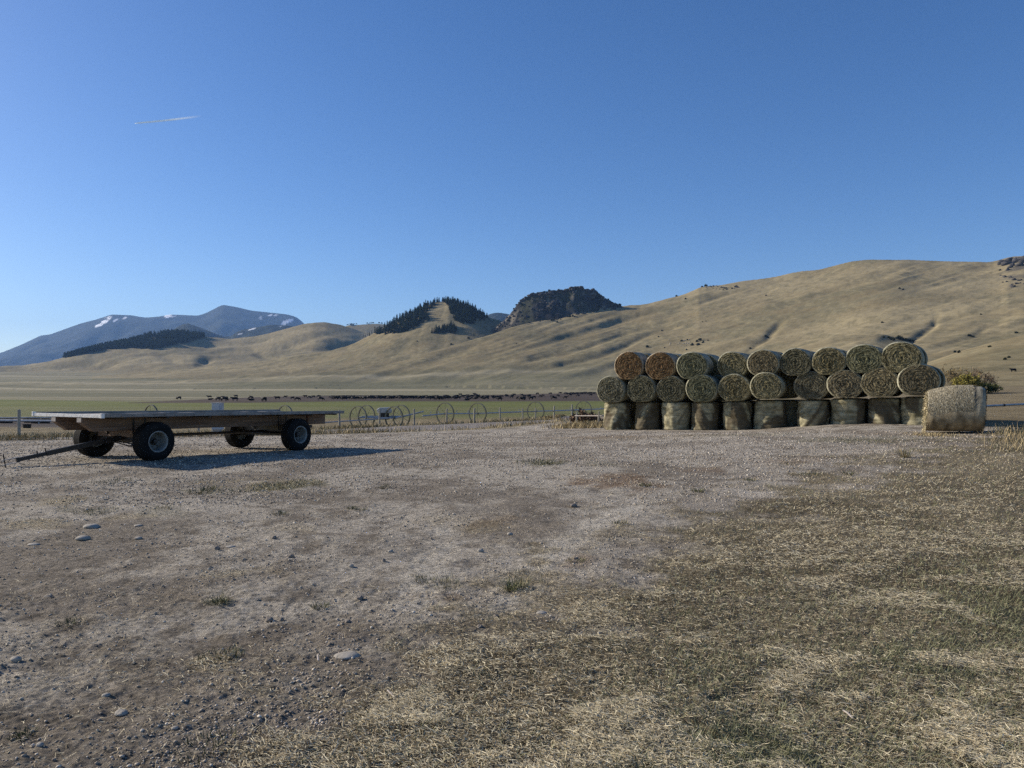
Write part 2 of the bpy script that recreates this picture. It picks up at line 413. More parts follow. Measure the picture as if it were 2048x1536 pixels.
def z_far(u, Y):
    u, Y = np.broadcast_arrays(np.asarray(u, float), np.asarray(Y, float))
    x = (u - CX) / F * Y
    k = sstep(1250, 1900, u)
    yp = (1 - k) * np.interp(Y, *np.array(PL).T) + k * np.interp(Y, *np.array(PR).T)
    wob = fbm(x / 90, Y / 90, 31, 3)
    yp = yp + fbm(u / 300, np.log(Y) * 6, 5, 3) * 2.0 * sstep(500, 1000, Y)
    plain = yz(yp, Y)
    n1 = fbm(x / 160, Y / 160, 41, 4)
    zs = [plain]
    ids = [0]
    n_u = fbm(u / 260, Y * 0, 77, 2)
    nu2 = fbm(u / 12, Y / 200, 78, 3)
    zs.append(layer(u, Y, spoly(u, C_LEFT), 3000 + 200 * n_u, 1750, 741, 0.75, 0.25) + (n1 * 12 + fbm(x / 420, Y / 500, 8, 3) * 28) * sstep(1750, 2150, Y) * sstep(3000, 2700, Y)); ids.append(1)
    zs.append(layer(u, Y, spoly(u, C_BACK), 4200, 3600, 700, 0.9, 0.3)); ids.append(2)
    # the wooded cone: its spine runs towards the viewer near column 895, so its front falls off to both sides
    cone_y = spoly(u, C_CONE, 4)
    zs.append(layer(u, Y, cone_y, 1850 - 0.5 * np.abs(u - 890), 1300 - 0.1 * np.abs(u - 880), 716, 0.8, 0.35) + n1 * 8 * sstep(1360, 1500, Y)); ids.append(3)
    zs.append(layer(u, Y, spoly(u, C_BIG, 14), poly(u, [(-900, 1000), (641, 1150), (806, 1280), (976, 1480), (1242, 1720), (1500, 1680), (1700, 1600), (2048, 1350), (3000, 1200)]) + 60 * n_u,
                    poly(u, [(-900, 800), (641, 900), (900, 950), (1300, 820), (1700, 520), (2048, 330), (3000, 260)]),
                    poly(u, [(-900, 785), (641, 778), (1000, 773), (1300, 768), (1700, 742), (2048, 753), (3000, 755)]), 0.82, 0.25, (spoly(u, C_BIG, 90) + spoly(u, C_BIG, 45) + spoly(u, C_BIG, 130)) / 3)
              + n1 * 7 * sstep(700, 1000, Y)); ids.append(4)
    rock = layer(u, Y, spoly(u, C_ROCK, 2), 1690 + 40 * n_u, 1470 + 0.5 * np.maximum(u - 1100, 0), poly(u, [(976, 667), (1026, 653), (1101, 643), (1126, 640), (1159, 631), (1200, 622), (1242, 618)]) + 6, 1.0, 0.8)
    rock = rock + (fbm(x / 14, Y / 14, 51, 4) * 7 + nu2 * 3) * sstep(1480, 1530, Y)
    zs.append(rock); ids.append(5)
    zs.append(layer(u, Y, spoly(u, C_ARC), 800, 520, 745, 0.85, 0.12)); ids.append(6)
    zs.append(layer(u, Y, spoly(u, C_KNOLL), 480 + 40 * n_u, 190, 772, 0.85, 0.2) + n1 * 1.5 * sstep(200, 300, Y)); ids.append(7)
    Z = np.stack(zs)
    idx = np.argmax(Z, 0)
    z = Z.max(0)
    # soften the joints between ridges a little
    srt = np.sort(Z, 0)
    gap = srt[-1] - srt[-2]
    kk = 0.010 * Y
    hh = np.clip(1 - gap / kk, 0, 1)
    z = z + hh * hh * kk * 0.25 * np.where(idx == 5, 0.2, 1.0) * sstep(300, 600, Y)
    ys = HOR + (EYE - z) / Y * F
    for pts, dep, wd in GULLY:
        pa = np.array(pts)
        mask = (u > pa[:, 0].min() - 40) & (u < pa[:, 0].max() + 40) & (Y > 330) & (idx != 5)
        if mask.any():
            d = seg_dist(u[mask], ys[mask], pts)
            ends = np.minimum(np.hypot(u[mask] - pts[0][0], ys[mask] - pts[0][1]), np.hypot(u[mask] - pts[-1][0], ys[mask] - pts[-1][1]))
            z = z.copy()
            z[mask] -= 1.45 * dep * np.exp(-(d / wd) ** 2) * np.clip(ends / 25, 0.1, 1) * Y[mask] / F
    far = sstep(500, 900, Y)
    cr = ys + 0.29 * u                                   # shallow draws running down the big hill
    dr = fbm(cr / 15, u / 240, 81, 3) + 0.6 * fbm((ys + 0.22 * u) / 40, u / 300, 83, 2)
    z = z + dr * 5.4 * Y / F * ((idx == 4) | (idx == 6) | (idx == 7)) * np.clip(gap / (0.012 * Y), 0, 1) * sstep(420, 700, Y) * sstep(516, 545, ys)
    z = z + fbm((ys + 0.1 * u) / 12, u / 130, 82, 3) * 3.4 * Y / F * (idx == 1) * sstep(655, 680, ys)
    z = z + far * (fbm(x / 90 + wob, Y / 120, 61, 4) * 2.0) * np.where(idx == 0, 0.25, 1.0)
    return z, idx

def z_ground(u, Y):
    u, Y = np.broadcast_arrays(np.asarray(u, float), np.asarray(Y, float))
    x = (u - CX) / F * Y
    w = sstep(110, 165, Y)
    zn = z_near(x, np.minimum(Y, 170))
    zf, idx = z_far(u, np.maximum(Y, 130))
    return lerp(zn, zf, w), idx

def at_xy(x, y):
    """ground height at a place on the ground"""
    return float(z_ground(np.array([CX + F * x / y]), np.array([y]))[0][0]) if y > 110 else float(z_near(np.array([x]), np.array([y]))[0])

_YS = np.geomspace(150, 4300, 900)
def surf(u, y):
    """where the sight line of column u, row y first meets the land"""
    z, _ = z_ground(np.full_like(_YS, u), _YS)
    ys = HOR + (EYE - z) / _YS * F
    hit = np.where(ys <= y)[0]
    i = hit[0] if len(hit) else int(np.argmin(ys))
    Y = _YS[i]
    return Vector(((u - CX) / F * Y, Y, float(z[i])))

_YN = np.geomspace(2, 150, 900)
def near(u, y):
    z = z_near((u - CX) / F * _YN, _YN)
    ys = HOR + (EYE - z) / _YN * F
    hit = np.where(ys <= y)[0]
    i = hit[0] if len(hit) else len(_YN) - 1
    return Vector(((u - CX) / F * _YN[i], _YN[i], float(z[i])))

# fine relief of the yard -------------------------------------------------
UB = [(800, 1880), (845, 1890), (858, 1925), (866, 1960), (872, 1945), (890, 1850), (920, 1740), (960, 1620), (1000, 1480), (1060, 1330), (1130, 1200), (1200, 1080), (1250, 900), (1300, 760), (1380, 640), (1450, 560), (1536, 480), (1700, 350)]
def sod(u, y, x, Y):
    """0 on the bare yard, 1 where dead grass and straw cover the ground"""
    ub = np.interp(y, *np.array(UB).T)
    s = (u - ub) / (110 + 130 * (y - 850) / 700) + 2.6 * fbm(x / 0.9, Y / 0.9, 3, 5) + 1.2 * fbm(x / 0.25, Y / 0.25, 4, 3)
    return sstep(-0.9, 1.3, s)

PATCH = [  # column, row, half widths, kind, strength: s straw, g green, b brown, w pale
    (540, 968, 110, 16, 's', 0.8), (560, 972, 70, 9, 'g', 0.7), (600, 965, 60, 6, 'g', 0.5), (410, 978, 40, 7, 'g', 0.7), (440, 962, 70, 5, 's', .6), (120, 1003, 70, 9, 's', .9), (170, 1020, 60, 8, 'g', .35),
    (40, 1045, 90, 12, 's', .8), (260, 1035, 50, 8, 's', .5), (330, 1025, 60, 9, 'g', .3), (570, 1055, 60, 8, 's', .4), (450, 1150, 60, 10, 's', .6), (520, 1140, 60, 14, 's', .4),
    (1230, 962, 80, 14, 'b', .8), (1290, 975, 50, 10, 'b', .6), (930, 1045, 110, 18, 's', .45), (960, 1040, 80, 12, 'b', .35), (1080, 925, 60, 6, 'g', .8), (1200, 928, 40, 4, 'g', .4),
    (890, 1165, 60, 14, 'g', .5), (1030, 1170, 36, 12, 'g', .9), (440, 1205, 40, 8, 'g', .7), (880, 1190, 60, 14, 'b', .5), (1160, 1120, 60, 12, 'b', .5), (1150, 1080, 90, 14, 's', .3),
    (430, 1320, 50, 20, 's', .6), (640, 1400, 60, 25, 's', .5), (1500, 985, 90, 14, 'w', .8), (1440, 1010, 90, 14, 'w', .5), (1390, 900, 150, 14, 'w', .4), (1400, 940, 60, 6, 'b', .4), (1580, 925, 60, 5, 'b', .5),
    (1060, 1130, 90, 40, 'w', .35), (830, 1130, 120, 50, 'w', .3), (1750, 880, 180, 8, 'g', .5), (1300, 868, 240, 6, 's', .3), (1250, 864, 160, 4, 'b', .4), (1500, 866, 160, 4, 'g', .4)]
def patches(u, y, x, Y):
    k = {'s': 0, 'g': 0, 'b': 0, 'w': 0}
    n = fbm(x / 0.35, Y / 0.35, 91, 3)
    for pu, py, ru, ry, t, s in PATCH:
        d = ((u - pu) / ru) ** 2 + ((y - py) / ry) ** 2
        k[t] = np.maximum(k[t], s * sstep(1.3, 0.1, d + n * 1.6))
    return k

TRACKS = [[(800, 1300), (822, 1240), (840, 1170), (862, 1110), (905, 1050), (990, 1000)], [(980, 1300), (1020, 1210), (1050, 1155), (1110, 1100), (1190, 1045), (1290, 1005)]]
TRK = []
for t in TRACKS:
    TRK.append([tuple(near(u, y).xy) for u, y in t])

def relief(x, Y, cell):
    """height added to the smooth yard; octaves smaller than the mesh cell are faded out"""
    z = 0
    for lam, amp, sd in ((2.2, 0.035, 1), (0.7, 0.026, 2), (0.28, 0.016, 3), (0.12, 0.013, 4), (0.05, 0.012, 5), (0.025, 0.008, 6)):
        z = z + amp * vnoise(x / lam + 3 * sd, Y / lam, 100 + sd) * np.clip(lam / (2.0 * cell), 0, 1)
    # ruts running across the lower left
    q = (x * 0.5 + Y * 0.87)
    z = z + 0.014 * vnoise(q / 0.10, (x * 0.87 - Y * 0.5) / 1.6, 205) * sstep(-0.5, -2.0, x) * np.clip(0.1 / (2 * cell), 0, 1)
    for pts in TRK:
        d = seg_dist(x, Y, pts)
        a = np.array(pts)
        s = np.hypot(x - a[0, 0], Y - a[0, 1])
        m = sstep(0.19, 0.15, d) * np.clip(0.75 + 1.6 * vnoise(x / 0.8, Y / 0.8, 222), 0.1, 1)
        z = z - 0.003 * m + 0.0042 * m * sstep(0.1, 0.9, s) * np.sin(2 * math.pi * (s + 1.1 * np.abs(x - np.interp(Y, a[:, 1], a[:, 0]))) / 0.13) * np.clip(0.13 / (2 * cell), 0, 1)
    return z

# ------------------------------------------------------------------ the ground near the camera
def c3(*a):
    return np.array(a, float)

def yard_colour(u, y, x, Y):
    n1 = fbm(x / 1.4, Y / 1.4, 12, 5)[..., None]
    n2 = fbm(x / 0.22, Y / 0.22, 13, 4)[..., None]
    dirt = lerp(c3(0.265, 0.227, 0.178), c3(0.44, 0.392, 0.318), np.clip(0.5 + n1 * 1.7 + n2 * 1.1, 0, 1))
    dirt = lerp(dirt, c3(0.185, 0.155, 0.118), np.clip(-n2 * 1.7 - 0.15, 0, 0.8))
    k = patches(u, y, x, Y)
    c = dirt
    c = lerp(c, c3(0.52, 0.465, 0.385), (k['w'] * 0.8 * np.ones_like(x))[..., None])
    c = lerp(c, c3(0.20, 0.118, 0.062), (k['b'] * 0.8 * np.ones_like(x))[..., None])
    c = lerp(c, c3(0.36, 0.285, 0.155), (k['s'] * 0.6 * np.ones_like(x))[..., None])
    c = lerp(c, c3(0.10, 0.105, 0.045), (k['g'] * 0.75 * np.ones_like(x))[..., None])
    for pts in TRK:                                      # dust pressed pale by tyres
        c = lerp(c, c3(0.58, 0.525, 0.43), (sstep(0.26, 0.1, seg_dist(x, Y, pts)) * np.clip(0.45 + n1[..., 0], 0.15, 0.75))[..., None])
    s = sod(u, y, x, Y)[..., None]
    c = lerp(c, lerp(c3(0.135, 0.108, 0.064), c3(0.235, 0.192, 0.118), np.clip(0.5 + n1, 0, 1)), s * 0.9)
    return c

ROAD_IN = [(-60, 21), (-22, 29.5), (-12, 36), (-3.5, 46), (2.5, 56), (6.0, 68), (12, 90)]
ROAD_OUT = [(-60, 25.5), (-23.5, 32.5), (-14.5, 43), (-8.2, 53.2), (-2.0, 60.0), (3.5, 69), (8.5, 88)]
def inside_road(x, Y):
    xo = np.interp(Y, [p[1] for p in ROAD_OUT], [p[0] for p in ROAD_OUT])
    xi = np.interp(Y, [p[1] for p in ROAD_IN], [p[0] for p in ROAD_IN])
    return sstep(-0.5, 0.3, x - xo) * sstep(0.6, -0.4, x - xi) * (Y > 21) * (Y < 88)
def beyond_fence(x, Y):
    xo = np.interp(Y, [p[1] for p in ROAD_OUT], [p[0] for p in ROAD_OUT])
    return sstep(0.4, -0.3, x - xo) * (Y > 24)

def build_yard():
    ys = np.concatenate([np.linspace(2900, 1580, 60)[:-1], np.linspace(1580, 870, 410)[:-1]])
    Ya = EYE * F / (ys - HOR)
    Yb = np.geomspace(Ya[-1] * 1.01, 168, 170)
    Yv = np.concatenate([Ya, Yb])
    uv = np.concatenate([np.arange(-1500, -120, 20), np.arange(-120, 2170, 3.2), np.arange(2170, 3600, 20)])
    U, Y = np.meshgrid(uv, Yv)
    x = (U - CX) / F * Y
    z, _ = z_ground(U, Y)
    cell = np.maximum(np.gradient(Yv)[:, None], Y * 3.2 / F) + 0 * U
    w = sstep(60, 30, Y)
    z = z + relief(x, Y, cell) * w
    py = HOR + EYE * F / Y
    c = yard_colour(U, py, x, Y)
    # pasture beyond the fence, and the gravel road
    n = fbm(x / 5, Y / 5, 14, 5)[..., None]
    nf = fbm(x / 1.2, Y / 1.2, 15, 4)[..., None]
    past = lerp(c3(0.185, 0.145, 0.08), c3(0.26, 0.21, 0.125), np.clip(0.5 + n * 0.8 + nf * 0.8, 0, 1))
    green = lerp(c3(0.125, 0.135, 0.05), c3(0.175, 0.17, 0.07), np.clip(0.5 + n + nf * 0.5, 0, 1))
    grn = (sstep(82, 98, Y + 8 * n[..., 0]) * sstep(1700, 1100, U))[..., None]
    past = lerp(past, green, grn)
    dark = (sstep(-24, -32, x) * sstep(55, 62, Y) * sstep(92, 84, Y))[..., None]
    past = lerp(past, c3(0.085, 0.07, 0.06), dark)
    bf = beyond_fence(x, Y)
    rightp = np.maximum(sstep(38, 46, Y) * sstep(2, 9, x - 0.09 * (Y - 40)), sstep(27.5, 31, Y + n[..., 0] * 3) * sstep(0.59, 0.64, x / Y))
    bf = np.maximum(bf, rightp)
    bf = np.maximum(bf, sstep(88, 95, Y))
    c = lerp(c, past, bf[..., None])
    rd = inside_road(x, Y)
    road = lerp(c3(0.225, 0.20, 0.175), c3(0.29, 0.265, 0.24), np.clip(0.5 + n * 0.6 + nf * 0.7, 0, 1))
    c = lerp(c, road, rd[..., None])
    # dry verge between the road and the yard
    xi = np.interp(Y, [p[1] for p in ROAD_IN], [p[0] for p in ROAD_IN])
    verge = sstep(-0.3, 0.2, x - xi) * sstep(2.6, 1.2, x - xi + fbm(x / 2, Y / 2, 18, 3)) * (Y > 24) * (Y < 66)
    c = lerp(c, lerp(c3(0.23, 0.18, 0.095), c3(0.32, 0.26, 0.15), np.clip(0.5 + nf, 0, 1)), (verge * 0.8)[..., None])
    o = npmesh('ground', np.stack([x, Y, z], -1).reshape(-1, 3), [grid_faces(len(Yv), len(uv))], M['yard'], col=c.reshape(-1, 3), smooth=False)
    tag(o, kind='structure')
build_yard()

def build_surround():
    """coarse continuation of the yard beside and behind the camera, just under the fine sheet"""
    gx, gy = np.meshgrid(np.arange(-40, 40.1, 0.5), np.arange(-30, 30.1, 0.5))
    z = z_near(gx, gy) - 0.16 + 0.04 * fbm(gx / 1.5, gy / 1.5, 7, 3)
    n = fbm(gx / 2, gy / 2, 9, 4)[..., None]
    side = sstep(-1.5, 1.5, gx - 0.25 * gy + 1.5 + 2 * n[..., 0])[..., None]
    c = lerp(lerp(c3(0.2, 0.17, 0.13), c3(0.34, 0.30, 0.24), np.clip(0.5 + n, 0, 1)), lerp(c3(0.15, 0.12, 0.07), c3(0.28, 0.23, 0.14), np.clip(0.5 + n, 0, 1)), side)
    o = npmesh('ground', np.stack([gx, gy, z], -1).reshape(-1, 3), [grid_faces(*gx.shape)], M['yard'], col=c.reshape(-1, 3))
    tag(o, kind='structure')
build_surround()

# ------------------------------------------------------------------ plain and hills
STRIP_T = [(250, 806), (300, 803.5), (420, 798), (530, 793.5), (700, 790.5), (900, 792), (1000, 789.5), (1130, 786.5), (1260, 784)]
STRIP_B = [(250, 806.5), (300, 806), (500, 805.5), (700, 802.5), (1000, 803), (1260, 802)]
def build_hills():
    Yv = np.concatenate([np.geomspace(163, 1250, 230)[:-1], np.geomspace(1250, 2000, 150)[:-1], np.geomspace(2000, 4700, 90)])
    uv = np.concatenate([np.arange(-1100, -150, 12), np.arange(-150, 2200, 3.0), np.arange(2200, 3200, 12)])
    U, Y = np.meshgrid(uv, Yv)
    x = (U - CX) / F * Y
    z, idx = z_ground(U, Y)
    py = HOR + (EYE - z) / Y * F
    n = fbm(x / 260, Y / 120, 21, 5)
    n2 = fbm(x / 30, Y / 30, 22, 4)
    st = fbm(U / 800, np.log(Y) * 26, 23, 4)
    g = lerp(c3(0.20, 0.160, 0.086), c3(0.305, 0.25, 0.142), np.clip(0.5 + n * 0.9 + n2 * 0.4 + st * 0.5, 0, 1)[..., None])
    olive = (np.clip(n2 * 0.9 - n * 0.8 + 0.15, 0, 0.6))[..., None]
    g = lerp(g, c3(0.165, 0.148, 0.085), olive)
    spk = fbm(x / 7, Y / 12, 29, 3)                       # sagebrush and bare ground
    g = lerp(g, c3(0.11, 0.095, 0.05), (sstep(0.12, 0.4, spk + 0.35 * n2) * 0.38)[..., None])
    g = lerp(g, c3(0.36, 0.30, 0.17), (sstep(0.2, 0.45, -spk + 0.3 * n2) * 0.25)[..., None])
    flat = (np.where(idx == 0, 1.0, np.where(idx == 4, sstep(1250, 950, Y), 0.0)) * sstep(1500, 1150, U))[..., None]
    fieldc = lerp(c3(0.165, 0.155, 0.092), c3(0.275, 0.24, 0.15), np.clip(0.45 + st * 1.3 + n * 0.4, 0, 1)[..., None])
    g = lerp(g, fieldc, flat)
    pale = (sstep(0.30, 0.42, st) * flat[..., 0])[..., None]
    g = lerp(g, c3(0.40, 0.35, 0.23), pale * 0.6)
    green = lerp(c3(0.12, 0.135, 0.045), c3(0.165, 0.17, 0.065), np.clip(0.5 + st * 1.1, 0, 1)[..., None])
    gf = (sstep(-1.0, 1.0, py - np.interp(U, [0, 250, 500, 700, 1300], [799, 803, 804.5, 802, 802])) * sstep(1750, 1250, U))[..., None]
    g = lerp(g, green, gf)
    strip = sstep(-0.8, 0.8, py - poly(U, STRIP_T)) * sstep(0.8, -0.8, py - poly(U, STRIP_B)) * (U > 255) * (U < 1500) * (Y < 1200)
    g = lerp(g, lerp(c3(0.072, 0.056, 0.045), c3(0.10, 0.078, 0.06), np.clip(0.5 + n2, 0, 1)[..., None]), strip[..., None])
    rk = (1.0 * (idx == 5))[..., None]
    rn = fbm(x / 16, Y / 16, 25, 4)
    rockc = lerp(c3(0.02, 0.02, 0.02), c3(0.062, 0.059, 0.055), np.clip(0.42 + rn * 1.2, 0, 1)[..., None])
    rockc = lerp(rockc, c3(0.05, 0.052, 0.03), np.clip(n2 * 2 + 0.1, 0, 0.8)[..., None])
    rockc = lerp(rockc, c3(0.26, 0.22, 0.16), (sstep(0.25, 0.4, fbm(x / 9, Y / 9, 26, 3)) * sstep(1620, 1670, Y))[..., None] * 0.7)
    g = lerp(g, rockc, rk)
    # scree and bare shoulders near the outcrop at the far right, dark brush on the shaded side of the arc
    sc = sstep(1960, 2040, U) * (idx == 4) * sstep(1000, 1300, Y) * np.clip(0.3 + n2 * 2, 0, 1)
    g = lerp(g, c3(0.085, 0.075, 0.065), (sc * 0.8)[..., None])
    gr = np.zeros_like(U)
    for pts, dep, wd in GULLY:
        pa = np.array(pts)
        mk = (U > pa[:, 0].min() - 30) & (U < pa[:, 0].max() + 30) & (Y > 330)
        if mk.any():
            gr[mk] = np.maximum(gr[mk], np.exp(-(seg_dist(U[mk], py[mk], pts) / (wd * 0.45)) ** 2) * min(dep / 5, 1))
    g = lerp(g, c3(0.10, 0.085, 0.045), (gr * np.clip(0.5 + n2, 0, 1) * 0.75)[..., None])   # darker olive brown along the gully lines
    o = npmesh('hills', np.stack([x, Y, z], -1).reshape(-1, 3), [grid_faces(len(Yv), len(uv))], M['hill'], col=g.reshape(-1, 3), smooth=True)
    tag(o, kind='structure')
build_hills()

# ------------------------------------------------------------------ far mountains
def build_mountain(name, crest, D, Ff, foot, snow, base1, base2, amp, u0, u1, label=None):
    uv = np.arange(u0, u1, 3.0)
    t = np.concatenate([np.linspace(0, 1, 70), np.linspace(1.03, 1.5, 12)])
    U, T = np.meshgrid(uv, t)
    Y = Ff + (D - Ff) * T
    x = (U - CX) / F * Y
    cr = spoly(U, crest, 5)
    tt = np.minimum(T, 1)
    s = 0.75 * tt + 0.25 * tt * tt * (3 - 2 * tt)
    z = yz(foot + (cr - foot) * s, Ff + (D - Ff) * tt)
    z = z - np.maximum(T - 1, 0) * (D - Ff) * 0.5
    n = fbm(x / (amp * 9), Y / (amp * 9), 71, 5)
    rid = np.abs(fbm(x / (amp * 7), Y / (amp * 16), 72, 4))
    z = z + (n * amp - rid * amp * 1.6 * np.sin(np.clip(T, 0, 1) * math.pi)) * np.where(T < 1, np.clip(T * 4, 0, 1), 1) * (0.15 + 0.85 * np.clip((1 - T) * 6, 0, 1))
    py = HOR + (EYE - z) / Y * F
    n2 = fbm(x / (amp * 1.2), Y / (amp * 2.5), 73, 4)
    c = lerp(np.array(base1), np.array(base2), np.clip(0.5 + n2 * 1.3, 0, 1)[..., None])
    for su, sy, ru, ry, k in snow:
        d = ((U - su) / ru) ** 2 + ((py - sy + 0.25 * (U - su)) / ry) ** 2
        m = sstep(1.15, 0.85, d + n2 * 1.6 + 2.2 * fbm(U / 5, py / 2.5, 74, 2)) * (T <= 1.0) * k
        c = lerp(c, c3(0.93, 0.93, 0.93), m[..., None])
    o = npmesh(name, np.stack([x, Y, z], -1).reshape(-1, 3), [grid_faces(len(t), len(uv))], M['mount'], col=c.reshape(-1, 3), smooth=True)
    tag(o, kind='structure')
FOR1, FOR2 = (0.012, 0.018, 0.013), (0.034, 0.04, 0.03)
build_mountain('mountains', [(-1500, 742), (-400, 735), (-150, 725), (0, 706), (40, 690), (81, 671), (101, 668.7), (162, 647.6), (190, 640.7), (223, 630), (261, 631), (292, 636), (320, 633.6), (338, 629.8), (360, 630), (396, 631), (411, 626.5), (444, 609.5), (470, 613.8), (501, 621), (575, 628.5), (593, 633.6), (608, 646), (640, 690), (700, 735), (900, 745)],
               12500, 7500, 745, [(207, 643, 10, 2.6, 1), (197, 651, 7, 2.2, 1), (218, 636, 8, 3, 1), (235, 638, 7, 3, .9), (250, 637, 4, 2, .9), (334, 633, 8, 2.4, 1), (346, 632, 6, 2, .8), (577, 641, 8, 2.4, .9), (568, 646, 6, 3, .9), (540, 630, 4, 2, .8), (551, 631, 3, 1.5, .7), (522, 636, 2.5, 4, .4)], FOR1, FOR2, 130, -600, 760)
build_mountain('hills_behind', [(-500, 760), (330, 672), (353, 654), (373, 645.5), (396, 654), (446, 673), (460, 674), (477, 661.5), (501, 656), (542, 649), (585, 651), (610, 664), (650, 690), (800, 750)],
               6200, 5000, 720, [(505, 658, 9, 1.5, .6), (480, 668, 4, 1.5, .6), (565, 652, 6, 1.5, .5)], FOR1, FOR2, 40, 300, 700)
build_mountain('hills_beyond_saddle', [(800, 720), (930, 660), (975, 630), (985, 626.5), (997, 625.3), (1020, 628.7), (1060, 650), (1120, 700)],
               6000, 5200, 690, [], FOR1, FOR2, 25, 900, 1110)

# ------------------------------------------------------------------ air
bm = bmesh.new()
add_box(bm, -19000, 19000, -60, 19500, -9, 1800)
hz = newmat('haze_air')[0]
nt = hz.node_tree
nt.nodes.remove(nt.nodes['Principled BSDF'])
pv = nt.nodes.new('ShaderNodeVolumePrincipled')
pv.inputs['Color'].default_value = (0.30, 0.54, 1.0, 1)
pv.inputs['Density'].default_value = 3.5e-5
pv.inputs['Anisotropy'].default_value = 0.1
nt.links.new(pv.outputs[0], nt.nodes['Material Output'].inputs['Volume'])
haze = bm_obj('haze', bm, hz)
tag(haze, kind='stuff')

# ------------------------------------------------------------------ contrail
def contrail():
    D = 21000.0
    n = 40
    V, col = [], []
    seg = 8
    for i in range(n):
        t = i / (n - 1)
        u = 270 + 135 * t
        y = 246.5 - 15 * t + 1.0 * math.sin(t * 3)
        r = 26 * (0.85 + 0.4 * t) * (0.6 + 0.4 * min(1, t * 12))
        p = Vector(((u - CX) / F * D, D, yz(y, D)))
        for k in range(seg):
            a = 2 * math.pi * k / seg
            V.append((p.x, p.y + r * math.cos(a), p.z + r * math.sin(a)))
            al = 0.97 if t < 0.45 else 0.97 * (1 - (t - 0.45) / 0.55) ** 1.3
            col.append((al, al, al))
    Fc = []
    for i in range(n - 1):
        for k in range(seg):
            Fc.append((i * seg + k, i * seg + (k + 1) % seg, (i + 1) * seg + (k + 1) % seg, (i + 1) * seg + k))
    o = npmesh('contrail', V, [np.array(Fc)], M['contrail'], col=np.array(col), smooth=True)
    tag(o, 'short white contrail in the clear blue sky, fading towards the right', 'contrail')
contrail()

# ------------------------------------------------------------------ blades, straw and pebbles
def blades(name, P, yaw, pitch, length, width, col, mat, parent=None, curl=None):
    """many thin two-quad blades as one mesh"""
    n = len(P)
    d = np.stack([np.cos(yaw) * np.cos(pitch), np.sin(yaw) * np.cos(pitch), np.sin(pitch)], -1)
    side = np.stack([-np.sin(yaw), np.cos(yaw), np.zeros(n)], -1) * (width / 2)[:, None]
    roll = RNG.uniform(-0.7, 0.7, n)
    side[:, 2] = np.sin(roll) * width / 2
    c = np.zeros(n) if curl is None else curl
    mid = P + d * (length * 0.55)[:, None]
    tip = P + d * length[:, None]
    tip[:, 2] -= c * length
    tip[:, :2] += (RNG.normal(0, 0.12, (n, 2)) * length[:, None])
    V = np.stack([P - side, P + side, mid - side * 0.8, mid + side * 0.8, tip - side * 0.25, tip + side * 0.25], 1).reshape(-1, 3)
    i = np.arange(n) * 6
    Fq = np.concatenate([np.stack([i, i + 1, i + 3, i + 2], -1), np.stack([i + 2, i + 3, i + 5, i + 4], -1)])
    return npmesh(name, V, [Fq], mat, parent, col=np.repeat(col, 6, 0))

def screen_points(n, u0, u1, y0, y1):
    u = RNG.uniform(u0, u1, n)
    y = RNG.uniform(y0, y1, n)
    Y = EYE * F / (y - HOR)
    for _ in range(3):
        z = z_near((u - CX) / F * Y, Y)
        Y = (EYE - z) * F / (y - HOR)
    x = (u - CX) / F * Y
    return u, y, x, Y

def ground_pts(x, Y, dz=0.0):
    cell = np.maximum(Y * 3.2 / F, 1.73 * Y * Y / (F * EYE))
    return np.stack([x, Y, z_near(x, Y) + relief(x, Y, cell) * sstep(60, 30, Y) + dz], -1)

